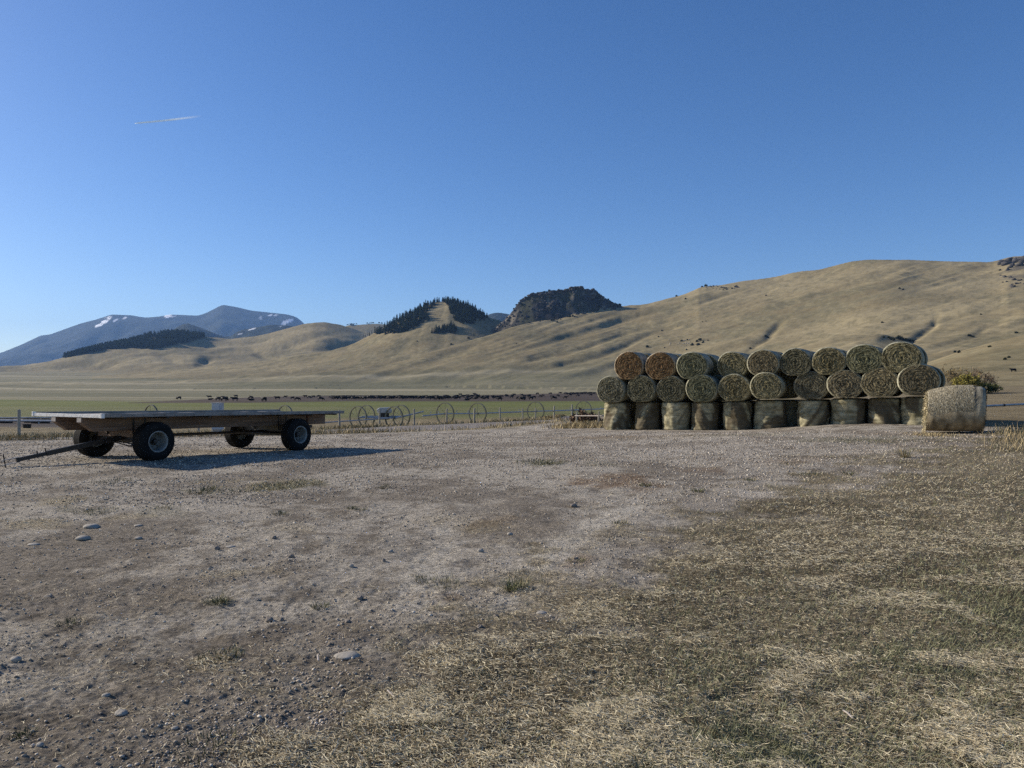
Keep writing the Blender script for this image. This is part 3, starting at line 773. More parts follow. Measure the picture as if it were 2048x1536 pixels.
def straw_cover():
    u, y, x, Y = (np.concatenate(q) for q in zip(screen_points(720000, -160, 2210, 868, 1640), screen_points(110000, 2210, 3500, 868, 1900), screen_points(50000, -160, 2210, 1640, 2600), screen_points(14000, -1300, -160, 868, 1700)))
    s = sod(u, y, x, Y)
    k = patches(u, y, x, Y)
    clump = fbm(x / 0.5, Y / 0.35, 301, 4)
    pile = sstep(0.05, 0.35, clump + 0.6 * np.exp(-(((u - 1700) / 330) ** 2 + ((y - 1080) / 90) ** 2)) - 0.05)
    prob = np.maximum(s * (0.72 + 0.28 * pile), np.maximum(k['s'], np.maximum(k['g'], k['b'] * 0.6)) * 0.6)
    prob = np.maximum(prob, 0.03 + 0.10 * sstep(0.0, 0.4, fbm(x / 0.9, Y / 0.7, 311, 3)))
    keep = RNG.random(len(u)) < prob
    u, y, x, Y, s, clump, pile = (a[keep] for a in (u, y, x, Y, s, clump, pile))
    kg, ks, kb = (np.broadcast_to(k[q], keep.shape)[keep] for q in 'gsb')
    n = len(u)
    onsod = s > 0.4
    right = sstep(420, 1100, u - np.interp(y, *np.array(UB).T))
    pg = np.clip(np.where(onsod, 0.05 + 0.16 * sstep(1050, 1500, u) + 0.5 * right * sstep(1000, 1400, u) * sstep(-0.25, 0.25, fbm(x / 0.8, Y / 0.6, 303, 3)), 0) + kg * 0.85, 0, 0.9)
    green = (RNG.random(n) < pg * (1 - 0.75 * pile))
    pstraw = np.clip(0.30 + 0.66 * pile * sstep(0, 300, u - np.interp(y, *np.array(UB).T)) + ks * 0.4, 0, 0.95)
    straw = (RNG.random(n) < pstraw) & ~green
    r = RNG.random((n, 1))
    cb = lerp(c3(0.15, 0.112, 0.064), c3(0.52, 0.425, 0.265), r)
    cs = lerp(c3(0.46, 0.375, 0.225), c3(0.82, 0.73, 0.51), r ** 1.5)
    cg = lerp(c3(0.125, 0.13, 0.066), c3(0.31, 0.305, 0.17), r)
    col = np.where(green[:, None], cg, np.where(straw[:, None], cs, cb))
    px = Y / F * 2
    length = np.where(straw, RNG.gamma(1.4, 0.015, n) + 0.009, RNG.gamma(2.5, 0.008, n) + 0.009) * (0.72 + 0.035 * Y)
    length = np.where(green, RNG.gamma(3.0, 0.010, n) + 0.015, length)
    width = np.maximum(np.where(straw, 0.0025, 0.0023), px * np.where(straw, 0.38, 0.38)) * RNG.uniform(0.7, 1.3, n)
    pitch = np.where(straw, np.abs(RNG.normal(0.12, 0.16, n)), np.where(green, RNG.uniform(0.5, 1.3, n), np.abs(RNG.normal(0.25, 0.28, n))))
    pitch = pitch + np.where(green, 0, RNG.uniform(0.1, 0.7, n) * sstep(4.5, 13, Y))
    yaw = RNG.uniform(0, 2 * math.pi, n)
    lean = RNG.random(n) < 0.45
    yaw = np.where(lean & onsod, RNG.normal(2.5, 0.5, n) + math.pi * (RNG.random(n) < 0.5), yaw)
    P = ground_pts(x, Y, 0.0) + np.stack([0 * x, 0 * x, np.where(straw, RNG.uniform(0.002, 0.02, n), 0) + 0.025 * pile * s * RNG.random(n)], -1)
    o = blades('straw_and_grass', P, yaw, pitch, length, width, col, M['blade'], curl=RNG.uniform(0, 0.25, n))
    tag(o, 'dead grass, straw and short green blades covering the yard', 'grass', kind='stuff')
straw_cover()

def tufts():
    """upright green and dry tufts on the bare yard"""
    P, yaw, pit, ln, wd, cl = [], [], [], [], [], []
    spots = [(1035, 1172, 22, .13), (1020, 1178, 10, .1), (440, 1206, 16, .10), (405, 982, 30, .12), (425, 978, 20, .1), (480, 982, 40, .08), (560, 973, 60, .10), (600, 968, 50, .1), (1080, 926, 50, .12), (1100, 930, 20, .1), (1395, 985, 12, .09), (1500, 962, 14, .08), (1290, 975, 12, .1), (890, 1170, 30, .07), (850, 1160, 20, .07), (1810, 915, 10, .35), (1700, 948, 16, .08), (1620, 948, 20, .06), (1240, 1045, 16, .08), (705, 1018, 10, .07), (560, 1028, 16, .08), (1150, 1120, 18, .06), (140, 1250, 26, .06), (420, 1500, 60, .06), (45, 1470, 22, .05), (440, 1310, 40, .06), (640, 1215, 16, .06), (1730, 885, 60, .08), (1900, 905, 80, .08), (230, 965, 40, .07), (330, 1018, 30, .06), (190, 1025, 40, .06), (770, 975, 16, .06), (720, 1020, 14, .05), (1590, 930, 30, .05)]
    for u, y, ru, h in spots:
        c = near(u, y)
        r = ru / F * c.y
        n = 70 if ru < 40 else 130
        a, q = RNG.uniform(0, 2 * math.pi, n), np.sqrt(RNG.random(n)) * r
        P.append(np.stack([c.x + q * np.cos(a), c.y + q * np.sin(a) * 1.2, 0 * q], -1))
        yaw.append(a + RNG.normal(0, 0.6, n))
        pit.append(RNG.uniform(0.5, 1.4, n))
        ln.append(h * RNG.uniform(0.4, 1.1, n))
        wd.append(np.full(n, max(0.004, c.y / F * 0.9)))
        rr = RNG.random((n, 1))
        g = lerp(c3(0.05, 0.06, 0.024), c3(0.13, 0.135, 0.055), rr)
        d = lerp(c3(0.2, 0.15, 0.08), c3(0.45, 0.36, 0.2), rr)
        cl.append(np.where(RNG.random((n, 1)) < (0.3 if h > 0.3 else 0.75), g, d))
    P = np.concatenate(P)
    P = ground_pts(P[:, 0], P[:, 1], -0.005)
    o = blades('grass_tufts', P, np.concatenate(yaw), np.concatenate(pit), np.concatenate(ln), np.concatenate(wd), np.concatenate(cl), M['blade'], curl=RNG.uniform(0, 0.3, len(P)))
    tag(o, 'small green and dry grass tufts on the bare yard', 'grass', kind='stuff')
tufts()

def tall_grass():
    """knee-high dry grass on the verge, along the fence and beside the loose bale"""
    xs, ys_, hs, gs = [], [], [], []
    def add(x, y, h, green=0.12):
        xs.append(x); ys_.append(y); hs.append(h); gs.append(np.full(len(x), green))
    n = 15000                                        # verge between road and yard, behind the trailer
    t = RNG.uniform(24, 60, n)
    xi = np.interp(t, [p[1] for p in ROAD_IN], [p[0] for p in ROAD_IN])
    x = xi + np.abs(RNG.normal(0, 0.9, n))
    m = RNG.random(n) < np.clip(0.5 + 1.5 * fbm(x / 3, t / 3, 401, 3), 0.05, 1) * np.where(t < 30, 0.5, 1) * np.where(t > 41, 0.15, 1)
    add(x[m], t[m], RNG.uniform(0.1, 0.42, m.sum()))
    n = 14000                                        # under the fence
    t = RNG.uniform(30, 82, n)
    xo = np.interp(t, [p[1] for p in ROAD_OUT], [p[0] for p in ROAD_OUT])
    x = xo - np.abs(RNG.normal(0.3, 1.2, n))
    m = RNG.random(n) < np.clip(0.5 + 1.5 * fbm(x / 3, t / 3, 402, 3), 0.05, 1)
    add(x[m], t[m], RNG.uniform(0.1, 0.4, m.sum()), 0.2)
    n = 9000                                         # right edge of the picture
    u, y = RNG.uniform(1955, 2330, n), RNG.uniform(866, 902, n)
    Y = np.array([EYE]) * F / (y - HOR) * 0.96
    x = (u - CX) / F * Y
    m = RNG.random(n) < np.clip(0.45 + 1.6 * fbm(x / 1.2, Y / 1.2, 403, 3), 0.03, 1) * sstep(1950, 2010, u)
    add(x[m], Y[m], RNG.uniform(0.12, 0.5, m.sum()), 0.15)
    n = 2500                                         # weeds by the pole gate
    x, Y = RNG.normal(4.6, 1.0, n), RNG.normal(45, 1.3, n)
    add(x, Y, RNG.uniform(0.1, 0.55, n), 0.05)
    n = 600                                          # loose hay round the fallen bale
    x, Y = 14.05 + RNG.normal(0, 0.3, n), 24.6 + RNG.normal(0, 0.5, n)
    add(x, Y, RNG.uniform(0.04, 0.14, n), 0.0)
    x, Y, h, g = np.concatenate(xs), np.concatenate(ys_), np.concatenate(hs), np.concatenate(gs)
    n = len(x)
    r = RNG.random((n, 1))
    col = np.where(RNG.random((n, 1)) < g[:, None], lerp(c3(0.07, 0.08, 0.03), c3(0.16, 0.16, 0.07), r), lerp(c3(0.24, 0.18, 0.09), c3(0.52, 0.42, 0.24), r))
    P = np.stack([x, Y, z_near(x, Y) - 0.02], -1)
    o = blades('tall_dry_grass', P, RNG.uniform(0, 2 * math.pi, n), RNG.uniform(0.8, 1.5, n), h, np.maximum(0.006, Y / F * 1.0), col, M['blade'], curl=RNG.uniform(0, 0.2, n))
    tag(o, 'pale knee-high dry grass along the road, the fence and beside the bale', 'grass', kind='stuff')
tall_grass()

def rock_unit(seed, sub=1):
    bm = bmesh.new()
    bmesh.ops.create_icosphere(bm, subdivisions=sub, radius=1)
    rnd = random.Random(seed)
    o = [rnd.uniform(-9, 9) for _ in range(3)]
    from mathutils import noise
    for v in bm.verts:
        k = 1 + 0.38 * noise.noise(v.co * 1.3 + Vector(o)) + 0.2 * noise.noise(v.co * 3.1 + Vector(o))
        v.co *= k
    V = np.array([v.co[:] for v in bm.verts])
    Fc = np.array([[v.index for v in f.verts] for f in bm.faces])
    bm.free()
    return V, Fc

def gravel():
    u, y, x, Y = (np.concatenate(q) for q in zip(screen_points(110000, -160, 2210, 866, 1640), screen_points(60000, -160, 2210, 862, 1010)))
    s = sod(u, y, x, Y)
    den = np.clip(0.35 + 0.8 * fbm(x / 1.1, Y / 1.1, 501, 4), 0.06, 1) * (1 - 0.93 * s)
    den = np.where(y < 935, np.maximum(den, 0.95 * (1 - s)), den)
    keep = RNG.random(len(u)) < den
    u, y, x, Y = u[keep], y[keep], x[keep], Y[keep]
    n = len(u)
    size = np.clip(RNG.lognormal(-5.65, 0.5, n), 0.0015, 0.0085) * (0.7 + 0.115 * Y)
    units = [rock_unit(k, 1) for k in range(8)]
    P = ground_pts(x, Y)
    Vs, Fs, Cs, off = [], [], [], 0
    which = RNG.integers(0, 8, n)
    tone = RNG.random(n)
    base = np.where((RNG.random(n) < np.where(Y > 9, 0.28, 0.2))[:, None], lerp(c3(0.46, 0.395, 0.305), c3(0.72, 0.635, 0.51), tone[:, None]), lerp(np.where((Y > 9)[:, None], c3(0.15, 0.115, 0.080), c3(0.24, 0.195, 0.145)), c3(0.46, 0.385, 0.295), tone[:, None]))
    for k, (V, Fc) in enumerate(units):
        i = np.where(which == k)[0]
        a = RNG.uniform(0, 2 * math.pi, len(i))
        sx, sy, sz = RNG.uniform(0.7, 1.4, (3, len(i)))
        sz = sz * np.where(Y[i] > 9, 1.05, 1.0)
        vx = V[None, :, 0] * sx[:, None]
        vy = V[None, :, 1] * sy[:, None]
        vz = V[None, :, 2] * sz[:, None] * 0.62
        W = np.stack([vx * np.cos(a)[:, None] - vy * np.sin(a)[:, None], vx * np.sin(a)[:, None] + vy * np.cos(a)[:, None], vz], -1) * size[i][:, None, None] + P[i][:, None, :]
        W[:, :, 2] += size[i][:, None] * 0.2
        Vs.append(W.reshape(-1, 3))
        Fs.append((Fc[None] + (np.arange(len(i)) * len(V))[:, None, None] + off).reshape(-1, 3))
        Cs.append(np.repeat(base[i], len(V), 0))
        off += len(i) * len(V)
    o = npmesh('gravel', np.concatenate(Vs), Fs, M['pebble'], col=np.concatenate(Cs))
    tag(o, 'loose gravel and small clods scattered over the yard', 'gravel', kind='stuff')
gravel()

# stones one can tell apart: column, row, width in pixels, flatness, dark?, label
STONES = [
    (695, 1311, 58, .30, 0, 'large flat white stone half buried near the tyre track, lower middle'),
    (183, 1055, 38, .42, 0, 'biggest smooth grey stone left of the yard, below the trailer shadow'),
    (166, 1077, 32, .42, 0, 'smooth grey stone just below the biggest one at left'),
    (67, 1085, 28, .25, 0, 'flat pale stone nearest the left edge, left of two smooth grey stones'),
    (277, 1077, 17, .5, 0, 'small rounded pale stone right of the two smooth grey stones'),
    (277, 1054, 20, .3, 0, 'flat whitish stone right of the biggest smooth grey stone'),
    (434, 1105, 17, .8, 1, 'angular grey stone standing on the dirt, the left one of three in a row'),
    (583, 1117, 15, .75, 1, 'dark brown stone with a hard shadow, right of the angular grey stone'),
    (548, 1080, 15, .8, 1, 'rough dark clod above the dark brown stone'),
    (461, 1098, 22, .25, 0, 'thin pale slab lying flat beside the angular grey stone'),
    (97, 1191, 24, .45, 1, 'dark pointed stone alone near the left edge'),
    (720, 1199, 21, .6, 1, 'dark round stone in the middle of the yard beside the tyre track'),
    (961, 1100, 15, .7, 0, 'bright white pebble-like stone right of the tyre track'),
    (781, 1107, 13, .7, 0, 'small white stone at the top of the tyre track'),
    (767, 1122, 12, .8, 1, 'grey stone just left of the tyre track top'),
    (702, 1135, 12, .7, 0, 'small white stone left of the tyre track'),
    (1020, 1068, 13, .7, 0, 'small pale stone far up the right tyre track'),
    (1147, 1014, 20, .6, 1, 'grey stone on the bare dirt in front of the brown patch'),
    (1150, 1114, 18, .5, 1, 'brown clod at the edge of the dead grass'),
    (32, 1325, 24, .6, 0, 'rounded grey stone at the left edge, lower left'),
    (212, 1390, 20, .5, 0, 'pale pinkish stone in the lower left dirt'),
    (243, 1425, 30, .55, 0, 'long pale stone with a dark shadow in the lower left'),
    (269, 1417, 13, 1.0, 1, 'upright grey stone touching the long pale stone'),
    (350, 1459, 17, .45, 0, 'flat pale stone lowest of the lower left group'),
    (80, 1493, 18, .7, 0, 'grey stone near the bottom left corner'),
    (538, 1236, 24, .75, 1, 'largest dark clod in the churned dirt left of the tyre track'),
    (563, 1236, 14, .75, 1, 'small dark clod beside the largest dark clod'),
    (696, 1245, 16, .7, 1, 'dark clod between the dark round stone and the flat white stone'),
    (960, 1255, 17, .6, 1, 'dark clod on the pale dirt by the dead grass edge'),
    (992, 1234, 15, .7, 1, 'dark clod on the pale dirt, right of and behind another clod'),
    (1083, 1229, 26, .35, 0, 'flat pale stone half hidden by dead grass'),
]
for i, (u, y, w, fl, dk, lab) in enumerate(STONES):
    V, Fc = rock_unit(200 + i, 3)
    if not dk or fl < 0.6:
        V = V / np.linalg.norm(V, axis=1, keepdims=True) * lerp(1, np.linalg.norm(V, axis=1, keepdims=True), 0.45)
    p = near(u, y)
    r = w / F * p.y / 2 * (0.78 if dk else 0.95)
    V = V * np.array([r * 0.93, r * 0.75, r * fl * 0.85])
    a = random.uniform(-0.4, 0.4)
    V[:, :2] = V[:, :2] @ np.array([[math.cos(a), math.sin(a)], [-math.sin(a), math.cos(a)]])
    o = npmesh('stone', V, [Fc], M['stone_dark' if dk else 'stone'], smooth=not dk)
    gp = ground_pts(np.array([p.x]), np.array([p.y]))[0]
    o.location = (p.x, p.y, gp[2] + r * fl * (0.25 if fl < 0.5 else 0.4))
    tag(o, lab, 'stone', 'stones lying on the yard')

def sticks():
    L = [(636, 1320, 0.07, 1.9, 'pale broken stick lying left of the flat white stone'), (784, 1396, 0.10, 2.2, 'straight pale straw stalk lying on dead grass, lower middle'), (1696, 1436, 0.07, 1.8, 'thick pale stem stub standing out of the grass, lower right')]
    for u, y, ln, yaw, lab in L:
        p = near(u, y)
        bm = bmesh.new()
        d = Vector((math.cos(yaw), math.sin(yaw), 0.12))
        a = Vector((random.uniform(-.004, .004), random.uniform(-.004, .004), 0.006))
        add_tube(bm, [-d * ln / 2, a, d * ln / 2], [0.0045, 0.005, 0.004], 6)
        o = bm_obj('stick', bm, M['beam_end'])
        o.location = (p.x, p.y, ground_pts(np.array([p.x]), np.array([p.y]))[0][2] + 0.02)
        tag(o, lab, 'stick', 'dry sticks on the ground')
sticks()

# ------------------------------------------------------------------ flatbed wagon
def trailer():
    NF = Vector((-8.38, 15.1, 0))
    ang = math.radians(60)
    t = thing('farm_wagon', 'four wheeled flatbed farm wagon with timber beams and steel tongue on the gravel', 'trailer', NF, ang)
    t.rotation_euler = (0, math.atan(0.0155), ang)
    L, W = 7.1, 2.63
    # deck: cross planks in one mesh, uneven ends
    bm = bmesh.new()
    x, k = 0.06, 0
    while x < L - 0.05:
        w = 0.19 + 0.02 * random.random()
        x1 = min(x + w, L)
        dz = random.uniform(-0.004, 0.006)
        add_box(bm, x, x1 - 0.008, 0.052, W - 0.052, 0.985, 1.012 + dz)
        x = x1
    bm_obj('deck', bm, M['board'], t)
    for s in (0, 1):
        bm = bmesh.new()
        y0 = 0.0 if s == 0 else W - 0.05
        add_box(bm, 0.0, L, y0, y0 + 0.05, 0.985, 1.068)
        # stake pockets and bolts along the outside
        for i in range(28):
            xx = 0.16 + i * 0.248
            yo = -0.018 if s == 0 else W
            add_box(bm, xx, xx + 0.04, yo, yo + 0.018, 1.0, 1.03)
        bm_obj('side_rail', bm, M['rail'], t, 0.004)
    bm = bmesh.new()
    add_box(bm, -0.012, 0.045, 0.055, W - 0.055, 0.975, 1.045)
    add_box(bm, -0.02, 0.05, -0.004, 0.054, 0.97, 1.066)
    add_box(bm, -0.02, 0.05, W - 0.054, W + 0.004, 0.97, 1.072)
    bm_obj('front_board', bm, M['frontboard'], t, 0.006)
    for yb in (0.74, 1.70):
        bm = bmesh.new()
        sec = [(0.0, 0.968), (0.0, 0.868), (0.27, 0.672), (L, 0.672), (L, 0.968)]
        A = [bm.verts.new((x, yb, z)) for x, z in sec]
        B = [bm.verts.new((x, yb + 0.17, z)) for x, z in sec]
        bm.faces.new(A)
        bm.faces.new(B[::-1])
        for i in range(5):
            j = (i + 1) % 5
            bm.faces.new((A[j], A[i], B[i], B[j]))
        bmesh.ops.recalc_face_normals(bm, faces=list(bm.faces))
        bo = bm_obj('wooden_beam', bm, M['beam'], t, 0.006)
        bm = bmesh.new()
        add_box(bm, -0.006, -0.001, yb + 0.008, yb + 0.162, 0.872, 0.962)
        bm_obj('sawn_end', bm, M['beam_end'], bo)
    for xx in (0.5, 1.5, 2.6, 3.7, 4.8, 5.9, 6.8):         # small cross bearers under the planks, between rail and beams
        for y0, y1 in ((0.06, 0.735), (0.915, 1.695), (1.875, W - 0.06)):
            bm = bmesh.new()
            add_box(bm, xx, xx + 0.06, y0, y1, 0.945, 0.982)
            bm_obj('cross_bearer', bm, M['blackmetal'], t)
    AF, AR = 1.29, 5.47
    for nm, ax, mt in (('front_bolster', AF, 'beam'), ('rear_bolster', AR, 'blackmetal')):
        bm = bmesh.new()
        add_box(bm, ax - 0.11, ax + 0.11, 0.50, 2.13, 0.51, 0.668)
        bm_obj(nm, bm, M[mt], t, 0.006)
        bm = bmesh.new()
        add_box(bm, ax - 0.055, ax + 0.055, 0.40, 2.23, 0.385, 0.505)
        add_tube(bm, [(ax, 0.2, 0.435), (ax, 2.43, 0.435)], 0.035, 10)
        for yy in (0.42, 2.15):
            add_box(bm, ax - 0.08, ax + 0.08, yy, yy + 0.06, 0.36, 0.66)
        bm_obj('axle', bm, M['blackmetal'], t, 0.0)
    for ax in (AF, AR):                                    # straps over the beams
        for yb in (0.74, 1.70):
            for dx in (-0.16, 0.12):
                bm = bmesh.new()
                add_box(bm, ax + dx, ax + dx + 0.04, yb - 0.012, yb - 0.002, 0.55, 0.94)
                bm_obj('beam_strap', bm, M['blackmetal'], t)
    bm = bmesh.new()
    add_tube(bm, [(AF, 1.315, 0.47), (2.4, 1.315, 0.50), (AR, 1.315, 0.50)], 0.038, 12)
    add_tube(bm, [(4.3, 1.315, 0.50), (AR, 0.75, 0.47)], 0.025, 8)
    add_tube(bm, [(4.3, 1.315, 0.50), (AR, 1.9, 0.47)], 0.025, 8)
    bm_obj('reach_pole', bm, M['blackmetal'], t, smooth=True)
    bm = bmesh.new()                                       # rear step bracket
    add_box(bm, 6.35, 6.41, 0.715, 0.735, 0.64, 0.93)
    add_box(bm, 6.02, 6.58, 0.70, 0.738, 0.925, 0.94)
    bm_obj('rear_strap', bm, M['rust'], t)
    bm = bmesh.new()
    add_box(bm, 5.6, 6.55, 0.70, 0.80, 0.575, 0.66)
    bm_obj('rear_block', bm, M['blackmetal'], t, 0.004)
    bm = bmesh.new()                                       # steering tie rods
    add_tube(bm, [(AF - 0.25, 1.2, 0.42), (AF - 0.22, 0.55, 0.37)], 0.016, 8)
    add_tube(bm, [(AF - 0.35, 1.3, 0.44), (AF - 0.30, 0.62, 0.33)], 0.014, 8)
    add_tube(bm, [(AF - 0.30, 0.66, 0.33), (AF - 0.24, 0.36, 0.36)], 0.018, 8)
    bm_obj('tie_rod', bm, M['blackmetal'], t, smooth=True)
    # tongue
    a, b = Vector((AF - 0.2, 1.315, 0.47)), Vector((-0.93, 1.40, 0.115))
    d = (b - a).normalized()
    Mx = Matrix.Translation(a) @ d.to_track_quat('X', 'Z').to_matrix().to_4x4()
    ln = (b - a).length
    bm = bmesh.new()
    add_box(bm, 0, ln * 0.72, -0.04, 0.04, -0.052, 0.052)
    add_box(bm, ln * 0.72 + 0.002, ln, -0.03, 0.03, -0.04, 0.04)
    add_box(bm, -0.12, 0.25, -0.10, -0.045, -0.05, 0.05)
    add_box(bm, -0.12, 0.25, 0.045, 0.10, -0.05, 0.05)
    bmesh.ops.transform(bm, matrix=Mx, verts=list(bm.verts))
    tg = bm_obj('tongue', bm, M['blackmetal'], t, 0.004)
    bm = bmesh.new()
    add_box(bm, ln - 0.05, ln + 0.26, -0.035, 0.035, 0.042, 0.056)
    add_box(bm, ln - 0.05, ln + 0.26, -0.035, 0.035, -0.056, -0.042)
    bmesh.ops.transform(bm, matrix=Mx, verts=list(bm.verts))
    bm_obj('hitch_clevis', bm, M['rail'], tg)
    for pts in ([(ln + 0.21, 0, -0.13), (ln + 0.21, 0, 0.17)], [(ln * 0.80, 0.0, 0.03), (ln * 0.80, 0, 0.10)], [(ln * 0.72, 0.0, 0.05), (ln * 0.72, 0, 0.12)]):
        bm = bmesh.new()
        add_tube(bm, pts, 0.013, 8)
        bmesh.ops.transform(bm, matrix=Mx, verts=list(bm.verts))
        bm_obj('hitch_pin', bm, M['blackmetal'], tg)
    # wheels
    R, HW = 0.435, 0.155
    def make_wheel(side):
        """side -1: outer face towards -y"""
        w = bpy.data.objects.new('wheel', None)
        w.empty_display_size = 0.1
        COL.objects.link(w)
        w.parent = t
        bm = bmesh.new()
        prof = [(0.225, -HW + 0.02), (0.24, -HW - 0.002), (0.30, -HW - 0.012), (0.36, -HW - 0.008), (0.405, -HW + 0.02), (0.425, -HW + 0.035)]
        for k in range(6):                                 # ribbed tread
            yy = -HW + 0.045 + k * 0.041
            prof += [(R, yy), (R, yy + 0.026), (R - 0.012, yy + 0.029), (R - 0.012, yy + 0.038)]
        prof += [(0.425, HW - 0.035), (0.405, HW - 0.02), (0.36, HW + 0.008), (0.30, HW + 0.012), (0.24, HW + 0.002), (0.225, HW - 0.02)]
        add_lathe(bm, [(r, h * -side if False else h) for r, h in prof], 48, 'y', close=True)
        bm_obj('tyre', bm, M['rubber'], w, smooth=True)
        s = side
        bm = bmesh.new()
        add_lathe(bm, [(0.226, s * 0.15), (0.238, s * 0.158), (0.234, s * 0.166), (0.215, s * 0.160), (0.205, s * 0.135), (0.198, s * 0.05), (0.185, s * -0.02), (0.182, s * -0.05), (0.19, s * -0.06), (0.21, s * -0.04), (0.222, s * 0.04)], 40, 'y', close=True)
        bm_obj('rim', bm, M['rim'], w, smooth=True)
        bm = bmesh.new()
        add_lathe(bm, [(0.184, s * -0.022), (0.15, s * -0.005), (0.08, s * -0.02), (0.08, s * -0.035), (0.15, s * -0.025), (0.184, s * -0.045)], 40, 'y', close=True)
        bm_obj('rim_disc', bm, M['rimdisc'], w, smooth=True)
        bm = bmesh.new()
        add_lathe(bm, [(0.001, s * 0.075), (0.045, s * 0.072), (0.055, s * 0.055), (0.06, s * 0.0), (0.085, s * -0.005), (0.085, s * -0.10), (0.001, s * -0.10)], 24, 'y')
        for k in range(6):
            a = k * math.pi / 3 + 0.2
            c = (0.125 * math.cos(a), 0, 0.125 * math.sin(a))
            add_lathe(bm, [(0.001, s * 0.012), (0.014, s * 0.012), (0.016, s * -0.03), (0.001, s * -0.03)], 6, 'y', c)
        bm_obj('hub', bm, M['blackmetal'], w)
        return w
    near_w, far_w = make_wheel(-1), make_wheel(1)
    near_w.location, far_w.location = (AF, 0.2, R), (AF, 2.43, R)
    for src, y in ((near_w, 0.2), (far_w, 2.43)):
        c = src.copy()
        COL.objects.link(c)
        c.parent = t
        c.location = (AR, y, R)
        c.rotation_euler = (0, 0.6, 0)
        for ch in src.children:
            g = ch.copy()
            COL.objects.link(g)
            g.parent = c
    return t
trailer()

